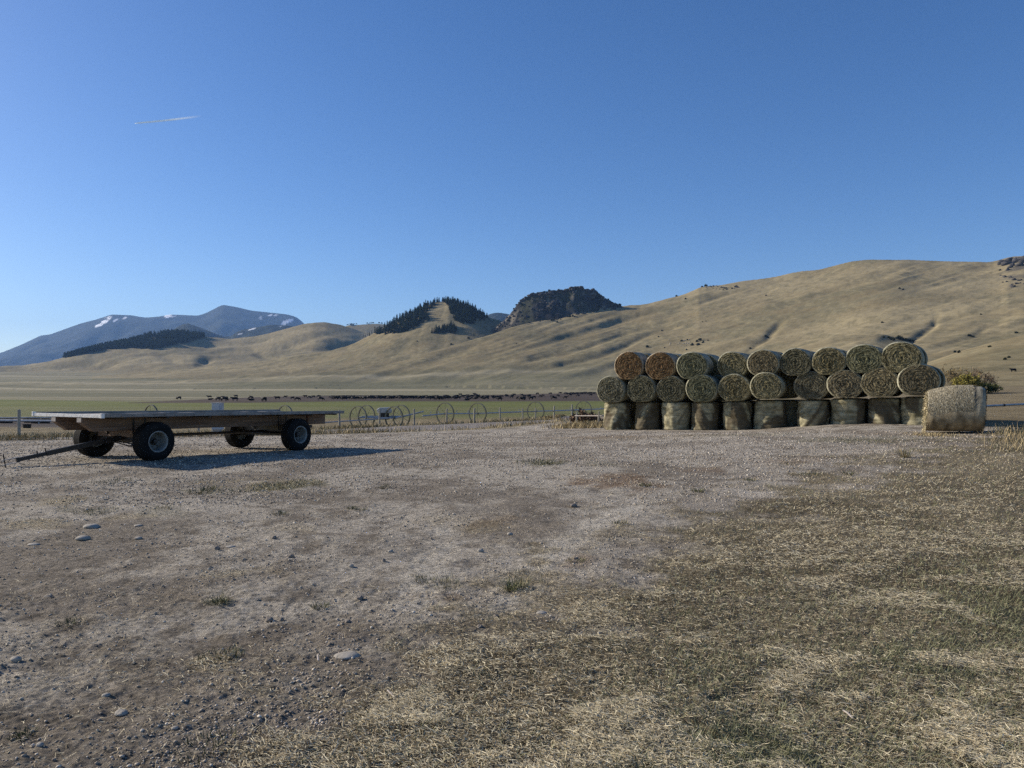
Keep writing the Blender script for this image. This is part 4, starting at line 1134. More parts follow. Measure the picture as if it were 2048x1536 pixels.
# ------------------------------------------------------------------ hay bales
def bale_meshes(seed, L=1.35, kind='green', wob=0.02):
    """unit-radius 1 bale lying along y, front face at -L/2; returns side mesh, face mesh"""
    rs = np.random.default_rng(seed)
    nt_, nl = 64, 18
    th = np.linspace(0, 2 * math.pi, nt_, endpoint=False)
    l = np.linspace(-0.5, 0.5, nl)
    TH, LL = np.meshgrid(th, l)
    def rad(TH, LL):
        x, z = np.cos(TH), np.sin(TH)
        r = 0.75 * (1 + wob * 1.6 * fbm(np.cos(TH) * 1.4 + 5 + seed, np.sin(TH) * 1.4 + LL * 1.5, seed, 3))
        r = r + 0.012 * fbm(TH * 6 / math.pi * 0 + np.cos(TH) * 5, np.sin(TH) * 5 + LL * 4, seed + 9, 3)
        edge = np.clip((np.abs(LL) - 0.44) / 0.06, 0, 1)
        return r * (1 - 0.07 * edge ** 2)
    r = rad(TH, LL)
    X, Z = r * np.cos(TH), r * np.sin(TH)
    flat = -0.64
    Z = np.where(Z < flat, flat + (Z - flat) * 0.25, Z)
    V = np.stack([X, LL * L, Z], -1).reshape(-1, 3)
    i = np.arange(nl * nt_).reshape(nl, nt_)
    j = np.roll(i, -1, 1)
    Fq = np.stack([i[:-1], j[:-1], j[1:], i[1:]], -1).reshape(-1, 4)
    n = fbm(np.cos(TH) * 3, np.sin(TH) * 3 + LL * 6, seed + 3, 4)
    band = 0.5 + 0.5 * np.sin(LL * 110 + 2 * vnoise(TH * 3, LL * 3, seed))
    if kind == 'brown':
        c0, c1 = c3(0.24, 0.19, 0.12), c3(0.40, 0.34, 0.24)
    else:
        c0, c1 = c3(0.19, 0.185, 0.125), c3(0.36, 0.345, 0.25)
    C = lerp(c0, c1, np.clip(0.4 + n * 1.1 + 0.2 * band, 0, 1)[..., None]).reshape(-1, 3)
    side = (V, Fq, C)
    # end faces: rolled hay seen end-on
    Vs, Fs, Cs, off = [], [], [], 0
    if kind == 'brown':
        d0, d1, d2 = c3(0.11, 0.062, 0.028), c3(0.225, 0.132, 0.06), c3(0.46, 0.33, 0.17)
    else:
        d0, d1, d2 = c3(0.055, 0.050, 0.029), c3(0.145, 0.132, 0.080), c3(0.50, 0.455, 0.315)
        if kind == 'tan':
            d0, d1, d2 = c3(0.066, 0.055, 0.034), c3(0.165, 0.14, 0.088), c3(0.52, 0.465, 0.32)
    nr, ns = 26, 72
    for sgn in (-1, 1):
        rr = np.linspace(0.02, 1.0, nr)
        tt = np.linspace(0, 2 * math.pi, ns, endpoint=False)
        RR, TT = np.meshgrid(rr, tt, indexing='ij')
        R0 = rad(TT, np.full_like(TT, 0.5 * sgn))
        X, Z = RR * R0 * np.cos(TT), RR * R0 * np.sin(TT)
        spiral = np.sin(2 * math.pi * (RR * 6 + TT / (2 * math.pi)) + 4.5 * fbm(X * 3.5, Z * 5, seed + 20, 3))
        bulge = 0.035 * (1 - RR ** 3) + 0.016 * spiral * (RR < 0.97) + 0.05 * fbm(X * 9, Z * 9, seed + 21, 3)
        Yy = sgn * (0.5 * L - 0.005 + bulge * np.where(RR > 0.985, 0, 1))
        Z = np.where(Z < flat, flat + (Z - flat) * 0.25, Z)
        V2 = np.stack([X, Yy, Z], -1).reshape(-1, 3)
        i = np.arange(nr * ns).reshape(nr, ns)
        j = np.roll(i, -1, 1)
        f = np.stack([i[:-1], i[1:], j[1:], j[:-1]], -1).reshape(-1, 4)
        if sgn > 0:
            f = f[:, ::-1]
        nn = fbm(X * 14, Z * 14, seed + 22, 3)
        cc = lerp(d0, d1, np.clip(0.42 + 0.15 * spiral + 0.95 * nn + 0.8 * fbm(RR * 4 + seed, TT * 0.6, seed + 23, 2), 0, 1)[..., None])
        Vs.append(V2); Fs.append(f + off); Cs.append(cc.reshape(-1, 3)); off += len(V2)
        # strands lying along the roll, as curved arcs
        m = 760
        r_ = np.sqrt(rs.random(m)) * 0.70 + 0.02
        t_ = rs.uniform(0, 2 * math.pi, m)
        arc = rs.gamma(3, 0.05, m) / np.maximum(r_, 0.15)
        ok = rs.random(m) < 0.55 + 0.45 * (np.sin(2 * math.pi * (r_ / 0.75 * 6 + t_ / (2 * math.pi))) > 0)
        r_, t_, arc = r_[ok], t_[ok], arc[ok]
        m = len(r_)
        w = rs.uniform(0.002, 0.006, m)
        dr = rs.normal(0, 0.055, m)
        yo = sgn * (0.5 * L + 0.035 + rs.uniform(-0.012, 0.03, m))
        tone = np.repeat(lerp(d1, d2, rs.random((m, 1)) ** 1.5), 8, 0)
        st = []
        for q in range(4):
            tq = t_ + arc * (q / 3 - 0.5)
            for e in (-1, 1):
                rq = np.minimum(r_ + dr * (q / 3 - .5) + e * w * (0.4 if q in (0, 3) else 1), 0.745)
                zq = rq * np.sin(tq)
                zq = np.where(zq < flat, flat + (zq - flat) * 0.25, zq)
                st.append(np.stack([rq * np.cos(tq), yo - sgn * (0.02 if q in (0, 3) else 0), zq], -1))
        S = np.stack(st, 1).reshape(-1, 3)
        k8 = np.arange(m)[:, None] * 8 + off
        f = np.concatenate([k8 + np.array([[0, 1, 3, 2]]), k8 + np.array([[2, 3, 5, 4]]), k8 + np.array([[4, 5, 7, 6]])])
        Vs.append(S); Fs.append(f); off += len(S)
        Cs.append(tone)
    faces = []
    for q in (0, 2):
        o_ = 0 if q == 0 else len(Vs[0]) + len(Vs[1])
        faces.append((np.concatenate(Vs[q:q + 2]), np.concatenate(Fs[q:q + 2]) - o_, np.concatenate(Cs[q:q + 2])))
    return side, faces

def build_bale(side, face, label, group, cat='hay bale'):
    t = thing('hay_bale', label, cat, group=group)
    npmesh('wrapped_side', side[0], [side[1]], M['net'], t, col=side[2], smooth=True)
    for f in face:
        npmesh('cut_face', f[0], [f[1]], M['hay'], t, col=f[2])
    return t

PROTO = {}
def toned(m, a, b):
    side, faces = m
    return (side[0], side[1], side[2] * a), [(f[0], f[1], f[2] * b) for f in faces]
for k in range(6):
    PROTO['green%d' % k] = toned(bale_meshes(1000 + k, kind='green', wob=0.02 + 0.008 * (k % 3)), [1, .85, 1.1, .95, 1.2, .9][k], np.array([[1, 1, 1], [.8, .8, .75], [1.2, 1.15, 1.0], [.9, .95, .85], [1.3, 1.2, 1.0], [.72, .72, .68]][k]))
for k in range(4):
    PROTO['tan%d' % k] = toned(bale_meshes(1100 + k, kind='tan', wob=0.02 + 0.01 * (k % 2)), [1, .9, 1.1, 1][k], np.array([[.85, .85, .8], [1.1, 1.05, .95], [.95, .9, .8], [1.2, 1.15, 1.0]][k]))
PROTO['brown0'] = bale_meshes(1200, kind='brown')
BUILT = {}

def make_bale(key, label, group):
    if key not in BUILT:
        BUILT[key] = build_bale(*PROTO[key], label, group)
        return BUILT[key]
    c = copy_tree(BUILT[key])
    c['label'] = label
    return c

ROW_A, ROW_B = Vector((4.88, 36.8)), Vector((16.62, 30.2))    # line of the front faces
ROW_D = (ROW_B - ROW_A).normalized()
AX = Vector((-ROW_D.y, ROW_D.x))                              # into the stack
ROW_ANG = math.atan2(ROW_D.y, ROW_D.x)

def on_row(u, back=0.0):
    k = (u - CX) / F
    A = ROW_A + AX * back
    s = (k * A.y - A.x) / (ROW_D.x - k * ROW_D.y)
    return A + ROW_D * s

ORD = ['first', 'second', 'third', 'fourth', 'fifth', 'sixth', 'seventh', 'eighth', 'ninth', 'tenth']
G_STACK = 'round hay bales in the three tier stack'
def lying(u, y, w, hpx, key, label, back=0.0, spin=0.0, turn=0.0, jig=0.0):
    p = on_row(u, jig)
    sc = w / F * p.y / 2 / 0.75 / 0.985
    zc = yz(y, p.y)
    hs = hpx / F * p.y / (0.75 + 0.66)
    c = p + AX * (0.675 + back)
    t = make_bale(key, label, G_STACK)
    t.location = (c.x, c.y, zc + 0.03)
    t.rotation_euler = (0, 0, ROW_ANG + turn)
    t.scale = (sc, 1.0, hs)
    return t, p.y

MID = [(1220.5, 781, 60, 54, 'green0'), (1281.5, 779.7, 60, 54, 'green1'), (1340.5, 780, 58, 52, 'green5'), (1401, 779, 63, 55, 'green3'), (1466.5, 777.5, 62, 55, 'green4'), (1532, 774, 63, 54, 'green2'),
       (1621.5, 773.3, 65, 56, 'tan0'), (1689, 770.5, 67.5, 57, 'tan1'), (1760.4, 767, 70, 60, 'tan3'), (1836, 762.5, 76, 64, 'tan2')]
TOP = [(1256, 733.5, 60, 57, 'brown0'), (1318.5, 734, 61, 56, 'brown0'), (1382.5, 733.5, 63, 55, 'green3'), (1464.5, 731.5, 60, 52, 'green2'), (1525.8, 728, 62, 53, 'tan2'), (1591, 726.5, 62, 55, 'green5'),
       (1657, 724.5, 64, 56, 'green4'), (1730, 720, 69, 58, 'green3'), (1804.5, 717, 75, 62, 'green2')]
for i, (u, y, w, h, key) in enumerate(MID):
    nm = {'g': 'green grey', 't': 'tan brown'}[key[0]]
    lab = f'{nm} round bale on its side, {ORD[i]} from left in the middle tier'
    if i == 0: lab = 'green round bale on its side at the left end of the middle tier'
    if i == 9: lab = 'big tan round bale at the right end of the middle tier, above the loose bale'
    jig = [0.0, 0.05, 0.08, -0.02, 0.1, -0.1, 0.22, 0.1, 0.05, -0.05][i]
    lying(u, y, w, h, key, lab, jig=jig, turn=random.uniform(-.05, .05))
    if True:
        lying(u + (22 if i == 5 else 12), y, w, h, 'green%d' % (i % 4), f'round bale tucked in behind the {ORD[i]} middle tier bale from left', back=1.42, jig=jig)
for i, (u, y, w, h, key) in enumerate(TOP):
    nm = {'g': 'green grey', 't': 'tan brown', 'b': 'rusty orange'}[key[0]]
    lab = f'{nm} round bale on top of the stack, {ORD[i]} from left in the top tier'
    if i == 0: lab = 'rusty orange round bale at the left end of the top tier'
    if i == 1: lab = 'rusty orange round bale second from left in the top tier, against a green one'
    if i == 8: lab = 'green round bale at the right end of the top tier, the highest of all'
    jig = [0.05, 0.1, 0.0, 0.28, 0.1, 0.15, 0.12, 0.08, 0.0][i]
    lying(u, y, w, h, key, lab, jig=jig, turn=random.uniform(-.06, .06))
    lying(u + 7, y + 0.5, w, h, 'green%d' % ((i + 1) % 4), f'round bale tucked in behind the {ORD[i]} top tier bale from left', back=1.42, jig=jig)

# standing bales
def standing_mesh(seed):
    rs = np.random.default_rng(seed)
    nt_, nl = 72, 40
    th = np.linspace(0, 2 * math.pi, nt_, endpoint=False)
    l = np.linspace(0, 1, nl)
    TH, LL = np.meshgrid(th, l)
    waist = 0.05 * fbm(LL * 2.2 + seed, np.zeros_like(LL), seed, 3) * 2
    dent = 0.13 * fbm(np.cos(TH) * 1.6 + seed, np.sin(TH) * 1.6 + LL * 1.8, seed + 1, 3)
    fine = 0.006 * np.sin(LL * 46 + 2 * vnoise(TH * 2, LL * 2, seed)) + 0.022 * fbm(TH * 3, LL * 14, seed + 2, 3)
    edge = np.clip((np.abs(LL - 0.5) - 0.455) / 0.045, 0, 1)
    r = 0.76 * (1 + waist + dent + fine) * (1 - 0.09 * edge ** 2)
    V = np.stack([r * np.cos(TH), r * np.sin(TH), LL], -1).reshape(-1, 3)
    i = np.arange(nl * nt_).reshape(nl, nt_)
    j = np.roll(i, -1, 1)
    Fq = np.stack([i[:-1], j[:-1], j[1:], i[1:]], -1).reshape(-1, 4)
    n = fbm(np.cos(TH) * 2.5, np.sin(TH) * 2.5 + LL * 9, seed + 3, 4)
    hz_ = fbm(TH * 1.2, LL * 26, seed + 4, 3)
    C = lerp(c3(0.15, 0.13, 0.068), c3(0.50, 0.445, 0.28), np.clip(0.42 + n * 0.7 + hz_ * 0.45, 0, 1)[..., None])
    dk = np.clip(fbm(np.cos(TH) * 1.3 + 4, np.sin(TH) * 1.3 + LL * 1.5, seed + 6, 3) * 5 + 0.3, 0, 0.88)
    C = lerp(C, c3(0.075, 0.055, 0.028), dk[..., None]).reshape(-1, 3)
    # end discs
    disc = []
    tv, tf, tc, off = [], [], [], 0
    for zz in (0.0, 1.0):
        rr = np.linspace(0.03, 0.93, 12)
        RR, TT = np.meshgrid(rr, th, indexing='ij')
        X, Yy = RR * 0.76 * np.cos(TT), RR * 0.76 * np.sin(TT)
        Zz = np.where(RR > 0.9, zz, zz + (0.02 if zz else -0.0) + 0.015 * np.sin(RR * 60 + TT))
        q = np.stack([X, Yy, Zz], -1).reshape(-1, 3)
        i2 = np.arange(12 * nt_).reshape(12, nt_)
        j2 = np.roll(i2, -1, 1)
        f = np.stack([i2[:-1], i2[1:], j2[1:], j2[:-1]], -1).reshape(-1, 4) + off
        tv.append(q); tf.append(f); off += len(q)
        tc.append(lerp(c3(0.12, 0.10, 0.05), c3(0.28, 0.23, 0.13), np.clip(0.5 + fbm(X * 8, Yy * 8, seed + 8, 3), 0, 1)[..., None]).reshape(-1, 3))
    # straw fringe round the top
    m = 260
    t_ = rs.uniform(0, 2 * math.pi, m)
    z0 = np.full(m, 0.985)
    P = np.stack([0.72 * np.cos(t_), 0.72 * np.sin(t_), z0], -1)
    D = np.stack([np.cos(t_ + rs.normal(0, .6, m)), np.sin(t_ + rs.normal(0, .6, m)), rs.uniform(-0.6, 0.2, m)], -1) * rs.uniform(0.03, 0.13, m)[:, None]
    wv = np.stack([-np.sin(t_), np.cos(t_), 0 * t_], -1) * 0.008
    S = np.stack([P - wv, P + wv, P + D + wv * .5, P + D - wv * .5], 1).reshape(-1, 3)
    tv.append(S); tf.append(np.arange(m * 4).reshape(m, 4) + off)
    tc.append(np.repeat(lerp(c3(0.22, 0.17, 0.09), c3(0.5, 0.42, 0.26), rs.random((m, 1))), 4, 0))
    k0 = len(tv[0])
    low = (tv[0], tf[0], tc[0])
    up = (np.concatenate(tv[1:]), np.concatenate(tf[1:]) - k0, np.concatenate(tc[1:]))
    return (V, Fq, C), (low, up)

BOT = [(1225.5, 860, 806, 62), (1287, 858.8, 805.5, 56), (1344, 859.5, 805, 60), (1403.5, 860, 805.5, 60), (1467.5, 860, 804.5, 62), (1535, 859.8, 802, 66), (1622, 858, 801.5, 66), (1693.5, 855, 799, 70), (1767, 854, 797.5, 66), (1837, 852, 795.5, 68)]
BLAB = ['standing bale at the left end of the bottom tier, its left side sunlit', 'narrow standing bale second from left in the bottom tier', 'standing bale third from left in the bottom tier, dark with a pale left edge',
        'standing bale fourth from left in the bottom tier, a slanting shadow on it', 'standing bale fifth from left in the bottom tier, with a bright left edge', 'wide standing bale sixth from left in the bottom tier',
        'dark standing bale seventh from left in the bottom tier', 'dark standing bale eighth from left in the bottom tier', 'standing bale ninth from left in the bottom tier, its upper left sunlit', 'standing bale at the right end of the bottom tier, half behind the loose bale']
SG = 'standing hay bales of the bottom tier'
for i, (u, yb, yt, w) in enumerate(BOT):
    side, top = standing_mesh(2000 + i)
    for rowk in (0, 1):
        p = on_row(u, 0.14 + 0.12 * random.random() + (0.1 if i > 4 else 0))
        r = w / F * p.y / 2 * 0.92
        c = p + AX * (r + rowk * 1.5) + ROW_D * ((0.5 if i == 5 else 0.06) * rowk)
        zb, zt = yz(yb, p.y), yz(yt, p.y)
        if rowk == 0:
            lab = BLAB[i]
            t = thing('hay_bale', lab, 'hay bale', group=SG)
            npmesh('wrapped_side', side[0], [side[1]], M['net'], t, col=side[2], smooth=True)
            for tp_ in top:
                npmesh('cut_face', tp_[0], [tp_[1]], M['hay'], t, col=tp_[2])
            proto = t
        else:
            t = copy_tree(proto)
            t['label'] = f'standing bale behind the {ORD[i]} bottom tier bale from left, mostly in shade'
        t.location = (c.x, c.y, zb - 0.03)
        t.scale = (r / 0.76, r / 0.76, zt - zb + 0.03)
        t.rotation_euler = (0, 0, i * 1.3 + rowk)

# the loose bale in front, at the right
def loose_bale():
    side, face = bale_meshes(3001, L=1.66, kind='tan', wob=0.03)
    V, Fq, C = side
    def slump(P):
        f = 1 - 0.11 * np.clip(-P[:, 1] / 0.83, 0, 1.1) ** 1.3
        return np.stack([P[:, 0] * f, P[:, 1] + 0.05 * P[:, 2], (P[:, 2] + 0.69) * f - 0.69], -1)
    V = slump(V)
    face = [(slump(f[0]), f[1], f[2]) for f in face]
    n = fbm(np.arctan2(V[:, 2], V[:, 0]) * 2.5, V[:, 1] * 40, 77, 3)
    top_tone = sstep(-0.6, 0.5, V[:, 2] + 0.25 * fbm(V[:, 1] * 3, V[:, 2] * 2, 79, 3))[:, None]   # paler and greyer above, browner below
    C = lerp(lerp(c3(0.15, 0.11, 0.06), c3(0.32, 0.25, 0.15), np.clip(0.5 + n * 1.3, 0, 1)[:, None]), lerp(c3(0.20, 0.17, 0.11), c3(0.46, 0.42, 0.31), np.clip(0.5 + n * 1.3, 0, 1)[:, None]), top_tone)
    strip = (sstep(0.50, 0.56, V[:, 1] + 0.25 * V[:, 2] * 0 + 0.06 * V[:, 2]) * sstep(0.72, 0.66, V[:, 1] + 0.06 * V[:, 2]) * sstep(0.1, 0.4, V[:, 2]))[:, None]
    C = lerp(C, c3(0.035, 0.035, 0.032), strip * 0.9)              # a torn dark strip of wrap
    t = thing('hay_bale', 'frayed loose hay bale lying apart in front of the right end of the stack', 'hay bale')
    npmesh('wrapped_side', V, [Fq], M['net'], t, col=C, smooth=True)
    rs = np.random.default_rng(5)
    for f in face:
        npmesh('cut_face', f[0], [f[1]], M['hay'], t, col=f[2])
    m = 5200                                                     # loose strands combed round the bale
    th = rs.uniform(-0.1, math.pi + 0.1, m)
    yy = rs.uniform(-0.81, 0.50, m)
    ln = rs.gamma(3, 0.035, m) + 0.04
    r0 = 0.757
    tilt = rs.normal(0, 0.25, m)
    P0 = np.stack([r0 * np.cos(th), yy, r0 * np.sin(th)], -1)
    P1 = np.stack([(r0 + 0.012) * np.cos(th + ln), yy + tilt * ln, (r0 + 0.012) * np.sin(th + ln)], -1)
    w = np.stack([0 * th, np.ones(m), 0 * th], -1) * rs.uniform(0.004, 0.008, m)[:, None]
    fl = -0.64
    for P in (P0, P1):
        P[:, 2] = np.where(P[:, 2] < fl, fl + (P[:, 2] - fl) * 0.25, P[:, 2])
    S = slump(np.stack([P0 - w, P0 + w, P1 + w, P1 - w], 1).reshape(-1, 3))
    npmesh('loose_strands', S, [np.arange(m * 4).reshape(m, 4)], M['hay'], t, col=np.repeat(lerp(c3(0.18, 0.145, 0.085), c3(0.50, 0.44, 0.31), rs.random((m, 1))), 4, 0))
    m = 900                                                      # hay fraying out of the sunlit end
    r_ = np.sqrt(rs.random(m)) * 0.75
    th = rs.uniform(0, 2 * math.pi, m)
    z = r_ * np.sin(th)
    z = np.where(z < fl, fl, z)
    P = np.stack([r_ * np.cos(th), np.full(m, -0.84), z], -1)
    D = np.stack([rs.normal(0, 0.6, m), -rs.random(m) * 0.8, rs.normal(-0.3, 0.6, m)], -1) * rs.uniform(0.05, 0.22, m)[:, None]
    w = rs.normal(0, 1, (m, 3)) * 0.006
    S = slump(np.stack([P - w, P + w, P + D + w * .5, P + D - w * .5], 1).reshape(-1, 3))
    npmesh('frayed_end', S, [np.arange(m * 4).reshape(m, 4)], M['hay'], t, col=np.repeat(lerp(c3(0.35, 0.28, 0.15), c3(0.66, 0.57, 0.36), rs.random((m, 1))), 4, 0))
    Yc = 25.3
    uc = 1909
    x = (uc - CX) / F * Yc
    # its axis is turned so that the left end faces the sun and the viewer sees the long side
    t.location = (x, Yc, yz(819.5, Yc) + 0.0)
    t.rotation_euler = (0, 0.0, math.radians(-90 - 27))
    t.scale = (1.04, 1.0, 1.1)
loose_bale()

# ------------------------------------------------------------------ fence with posts and wire
POSTS = [(-140, 29.5), (38, 34), (245, 38.5), (397, 42.5), (560, 47), (679, 51), (759, 55), (828.5, 56.5), (893, 59.5), (948.6, 61), (1000, 63.5), (1045.7, 67), (1071, 68.5), (1108, 74), (1144, 77)]
def fence():
    pts = []
    for u, Y in POSTS:
        x = (u - CX) / F * Y
        pts.append(Vector((x, Y, at_xy(x, Y))))
    t = thing('wire_fence', 'wire fence on weathered wooden posts along the far side of the gravel road', 'fence', pts[0])
    for i, p in enumerate(pts):
        bm = bmesh.new()
        h = 1.25 if i != 1 else 1.32
        r = random.uniform(0.065, 0.085)
        l = Vector((random.uniform(-.03, .03), random.uniform(-.03, .03), 0))
        q = p - pts[0]
        add_tube(bm, [q - Vector((0, 0, 0.15)), q + Vector((0, 0, h * 0.5)) + l * 0.5, q + Vector((0, 0, h - 0.03)) + l, q + Vector((0, 0, h)) + l], [r, r * 0.97, r * 0.95, r * 0.7], 10)
        bm_obj('post', bm, M['post'], t, smooth=False)
    for hz_ in (0.35, 0.65, 0.95, 1.15):
        bm = bmesh.new()
        line = [p - pts[0] + Vector((0, -0.06, hz_)) for p in pts]
        add_tube(bm, line, 0.002, 4)
        bm_obj('wire', bm, M['wire'], t)
    bm = bmesh.new()                                             # a brace rail between two posts
    a, b = pts[11] - pts[0], pts[12] - pts[0]
    add_tube(bm, [a + Vector((0, -.05, 0.95)), b + Vector((0, -.05, 0.95))], 0.05, 8)
    bm_obj('brace_rail', bm, M['post'], t)
fence()

def pole_gate():
    Y0, Y1 = 46.0, 44.5
    a = Vector(((1153 - CX) / F * Y0, Y0, 0))
    b = Vector(((1182 - CX) / F * Y1 + 0.45, Y1, 0))
    a.z, b.z = at_xy(a.x, a.y), at_xy(b.x, b.y)
    t = thing('pole_gate', 'pale horizontal pole on two dark posts left of the bale stack', 'gate', a)
    for p in (a, b):
        bm = bmesh.new()
        q = p - a
        add_tube(bm, [q - Vector((0, 0, .1)), q + Vector((0.02, 0, 0.95))], [0.06, 0.05], 8)
        bm_obj('post', bm, M['post'], t)
    bm = bmesh.new()
    c = b - a + Vector((0.6, -0.3, 0))
    add_tube(bm, [Vector((-0.1, -.07, 0.7)), c + Vector((0, -.07, 0.7))], 0.035, 8)
    bm_obj('pole', bm, M['beam_end'], t)
pole_gate()

# ------------------------------------------------------------------ wheel line irrigation
def wheel_mesh(R, ang, parent, loc):
    bm = bmesh.new()
    n = 40
    ring = [Vector((R * math.cos(2 * math.pi * k / n), 0, R * math.sin(2 * math.pi * k / n))) for k in range(n)]
    for k in range(n):                                           # flat steel hoop
        a, b = ring[k], ring[(k + 1) % n]
        na, nb = a.normalized(), b.normalized()
        v = [bm.verts.new(p) for p in (a + Vector((0, -.06, 0)), b + Vector((0, -.06, 0)), b + Vector((0, .06, 0)), a + Vector((0, .06, 0)),
                                       a - na * 0.075 + Vector((0, -.06, 0)), b - nb * 0.075 + Vector((0, -.06, 0)), b - nb * 0.075 + Vector((0, .06, 0)), a - na * 0.075 + Vector((0, .06, 0)))]
        for f in ((0, 1, 2, 3), (7, 6, 5, 4), (0, 4, 5, 1), (3, 2, 6, 7)):
            bm.faces.new([v[i] for i in f])
    bmesh.ops.remove_doubles(bm, verts=list(bm.verts), dist=1e-4)
    for k in range(8):
        a = 2 * math.pi * k / 8 + 0.2
        add_tube(bm, [(0.08 * math.cos(a), 0.0, 0.08 * math.sin(a)), ((R - .03) * math.cos(a), 0, (R - .03) * math.sin(a))], 0.014, 5, cap=False)
    add_lathe(bm, [(0.10, -0.06), (0.10, 0.06)], 12, 'y')
    o = bm_obj('wheel', bm, M['whlrim'], parent)
    o.location = loc
    o.rotation_euler = (0, random.random(), ang)
    return o

def wheel_line(name, label, wheels, pipe_ext, mover=None):
    """wheels: column, row of the top, distance"""
    R = 0.965
    P = []
    for u, yt, Y in wheels:
        x = (u - CX) / F * Y
        P.append(Vector((x, Y, yz(yt, Y) - R)))
    t = thing(name, label, 'irrigation', (P[0].x, P[0].y, P[0].z - R))
    o0 = Vector(t.location)
    ang = math.atan2(0.84, 0.54) - math.pi / 2
    for p in P:
        wheel_mesh(R, ang, t, p - o0)
    bm = bmesh.new()
    line = [pipe_ext[0] - o0] if pipe_ext[0] else []
    line += [p - o0 for p in P]
    if pipe_ext[1]:
        line.append(pipe_ext[1] - o0)
    add_tube(bm, line, 0.065, 8)
    bm_obj('pipe', bm, M['galv'], t)
    bm = bmesh.new()
    for a, b in zip(line[:-1], line[1:]):
        for f in (0.35, 0.7):
            q = a.lerp(b, f)
            add_tube(bm, [q, q + Vector((0, 0, 0.22))], 0.025, 6)
            add_tube(bm, [q + Vector((-.06, 0, 0.22)), q + Vector((.08, 0, 0.27))], 0.03, 6)
    bm_obj('sprinkler_heads', bm, M['galv'], t)
    return t, o0, P

t1, o1, P1 = wheel_line('wheel_line', 'wheel line irrigation pipe on tall spoked hoops receding beyond the fence to the right',
                        [(890, 805, 63), (955, 805.5, 66), (1071, 803, 71.5), (1167, 801.5, 79)], (Vector(((845 - CX) / F * 61, 61, yz(832, 61))), Vector((14, 88, -0.55))))
t2, o2, P2 = wheel_line('wheel_line', 'irrigation hoops and pipe partly hidden behind the wagon deck, left of the mover',
                        [(-60, 811, 56), (302, 809, 58), (570, 810, 60)], (Vector((-60, 52, -0.7)), None))
def mover():
    pos = Vector(((768 - CX) / F * 61.5, 61.5, 0))
    pos.z = at_xy(pos.x, pos.y)
    t = thing('wheel_line_mover', 'engine mover of the wheel line with four spoked hoops and a pale hood', 'irrigation', pos)
    R = 0.965
    ang = math.atan2(0.84, 0.54) - math.pi / 2
    C = []
    for u, yt, Y in ((716, 811.8, 60.5), (733, 809.6, 62), (788, 812.4, 60.5), (802.5, 809.6, 62)):
        x = (u - CX) / F * Y
        p = Vector((x, Y, yz(yt, Y) - R)) - pos
        C.append(p)
        wheel_mesh(R, ang, t, p)
    bm = bmesh.new()
    for a, b in ((0, 1), (2, 3), (0, 2), (1, 3)):
        add_tube(bm, [C[a], C[b]], 0.06, 6)
    add_tube(bm, [C[0].lerp(C[1], .5), C[2].lerp(C[3], .5)], 0.08, 6)
    add_tube(bm, [C[2] + Vector((0, 0, -.05)), C[2] + Vector((2.3, 1.0, 0.5))], 0.07, 6)
    add_tube(bm, [C[0] + Vector((-2.6, -1.5, -0.35)), C[2]], 0.06, 6)
    bm_obj('frame', bm, M['galv'], t)
    ctr = (C[0] + C[1] + C[2] + C[3]) / 4
    bm = bmesh.new()
    Mx = Matrix.Translation(ctr + Vector((0.35, 0, 0.35))) @ Matrix.Rotation(0.2, 4, 'Z')
    sec = [(-0.55, 0), (-0.6, 0.28), (-0.4, 0.42), (0.45, 0.46), (0.62, 0.25), (0.6, 0)]
    A = [bm.verts.new((x, -.3, z)) for x, z in sec]
    B = [bm.verts.new((x, .3, z)) for x, z in sec]
    bm.faces.new(A); bm.faces.new(B[::-1])
    for i in range(6):
        j = (i + 1) % 6
        bm.faces.new((A[j], A[i], B[i], B[j]))
    bmesh.ops.recalc_face_normals(bm, faces=list(bm.faces))
    bmesh.ops.transform(bm, matrix=Mx, verts=list(bm.verts))
    bm_obj('engine_hood', bm, M['galv'], t, 0.03)
    bm = bmesh.new()
    add_box(bm, -0.35, 0.4, -.25, .25, -0.55, -0.004, Mx)
    bm_obj('engine_block', bm, M['blackmetal'], t)
mover()

def ground_pipe():
    pts = []
    for u, y, Y in ((1900, 812.5, 58), (1965, 811.5, 58.5), (2048, 809.5, 60), (2300, 806, 64), (2700, 800, 70)):
        x = (u - CX) / F * Y
        pts.append(Vector((x, Y, at_xy(x, Y) + 0.1)))
    t = thing('pipe', 'long grey pipe lying across the pasture right of the loose bale', 'pipe', pts[0])
    bm = bmesh.new()
    add_tube(bm, [p - pts[0] for p in pts], 0.085, 10)
    bm_obj('pipe_run', bm, M['galv'], t, smooth=True)
    bm = bmesh.new()
    for a, b in zip(pts[:-1], pts[1:]):
        q = a.lerp(b, 0.5) - pts[0]
        d = (b - a).normalized()
        add_tube(bm, [q - d * 0.1, q + d * 0.1], 0.11, 10)
    bm_obj('pipe_couplings', bm, M['blackmetal'], t)
ground_pipe()

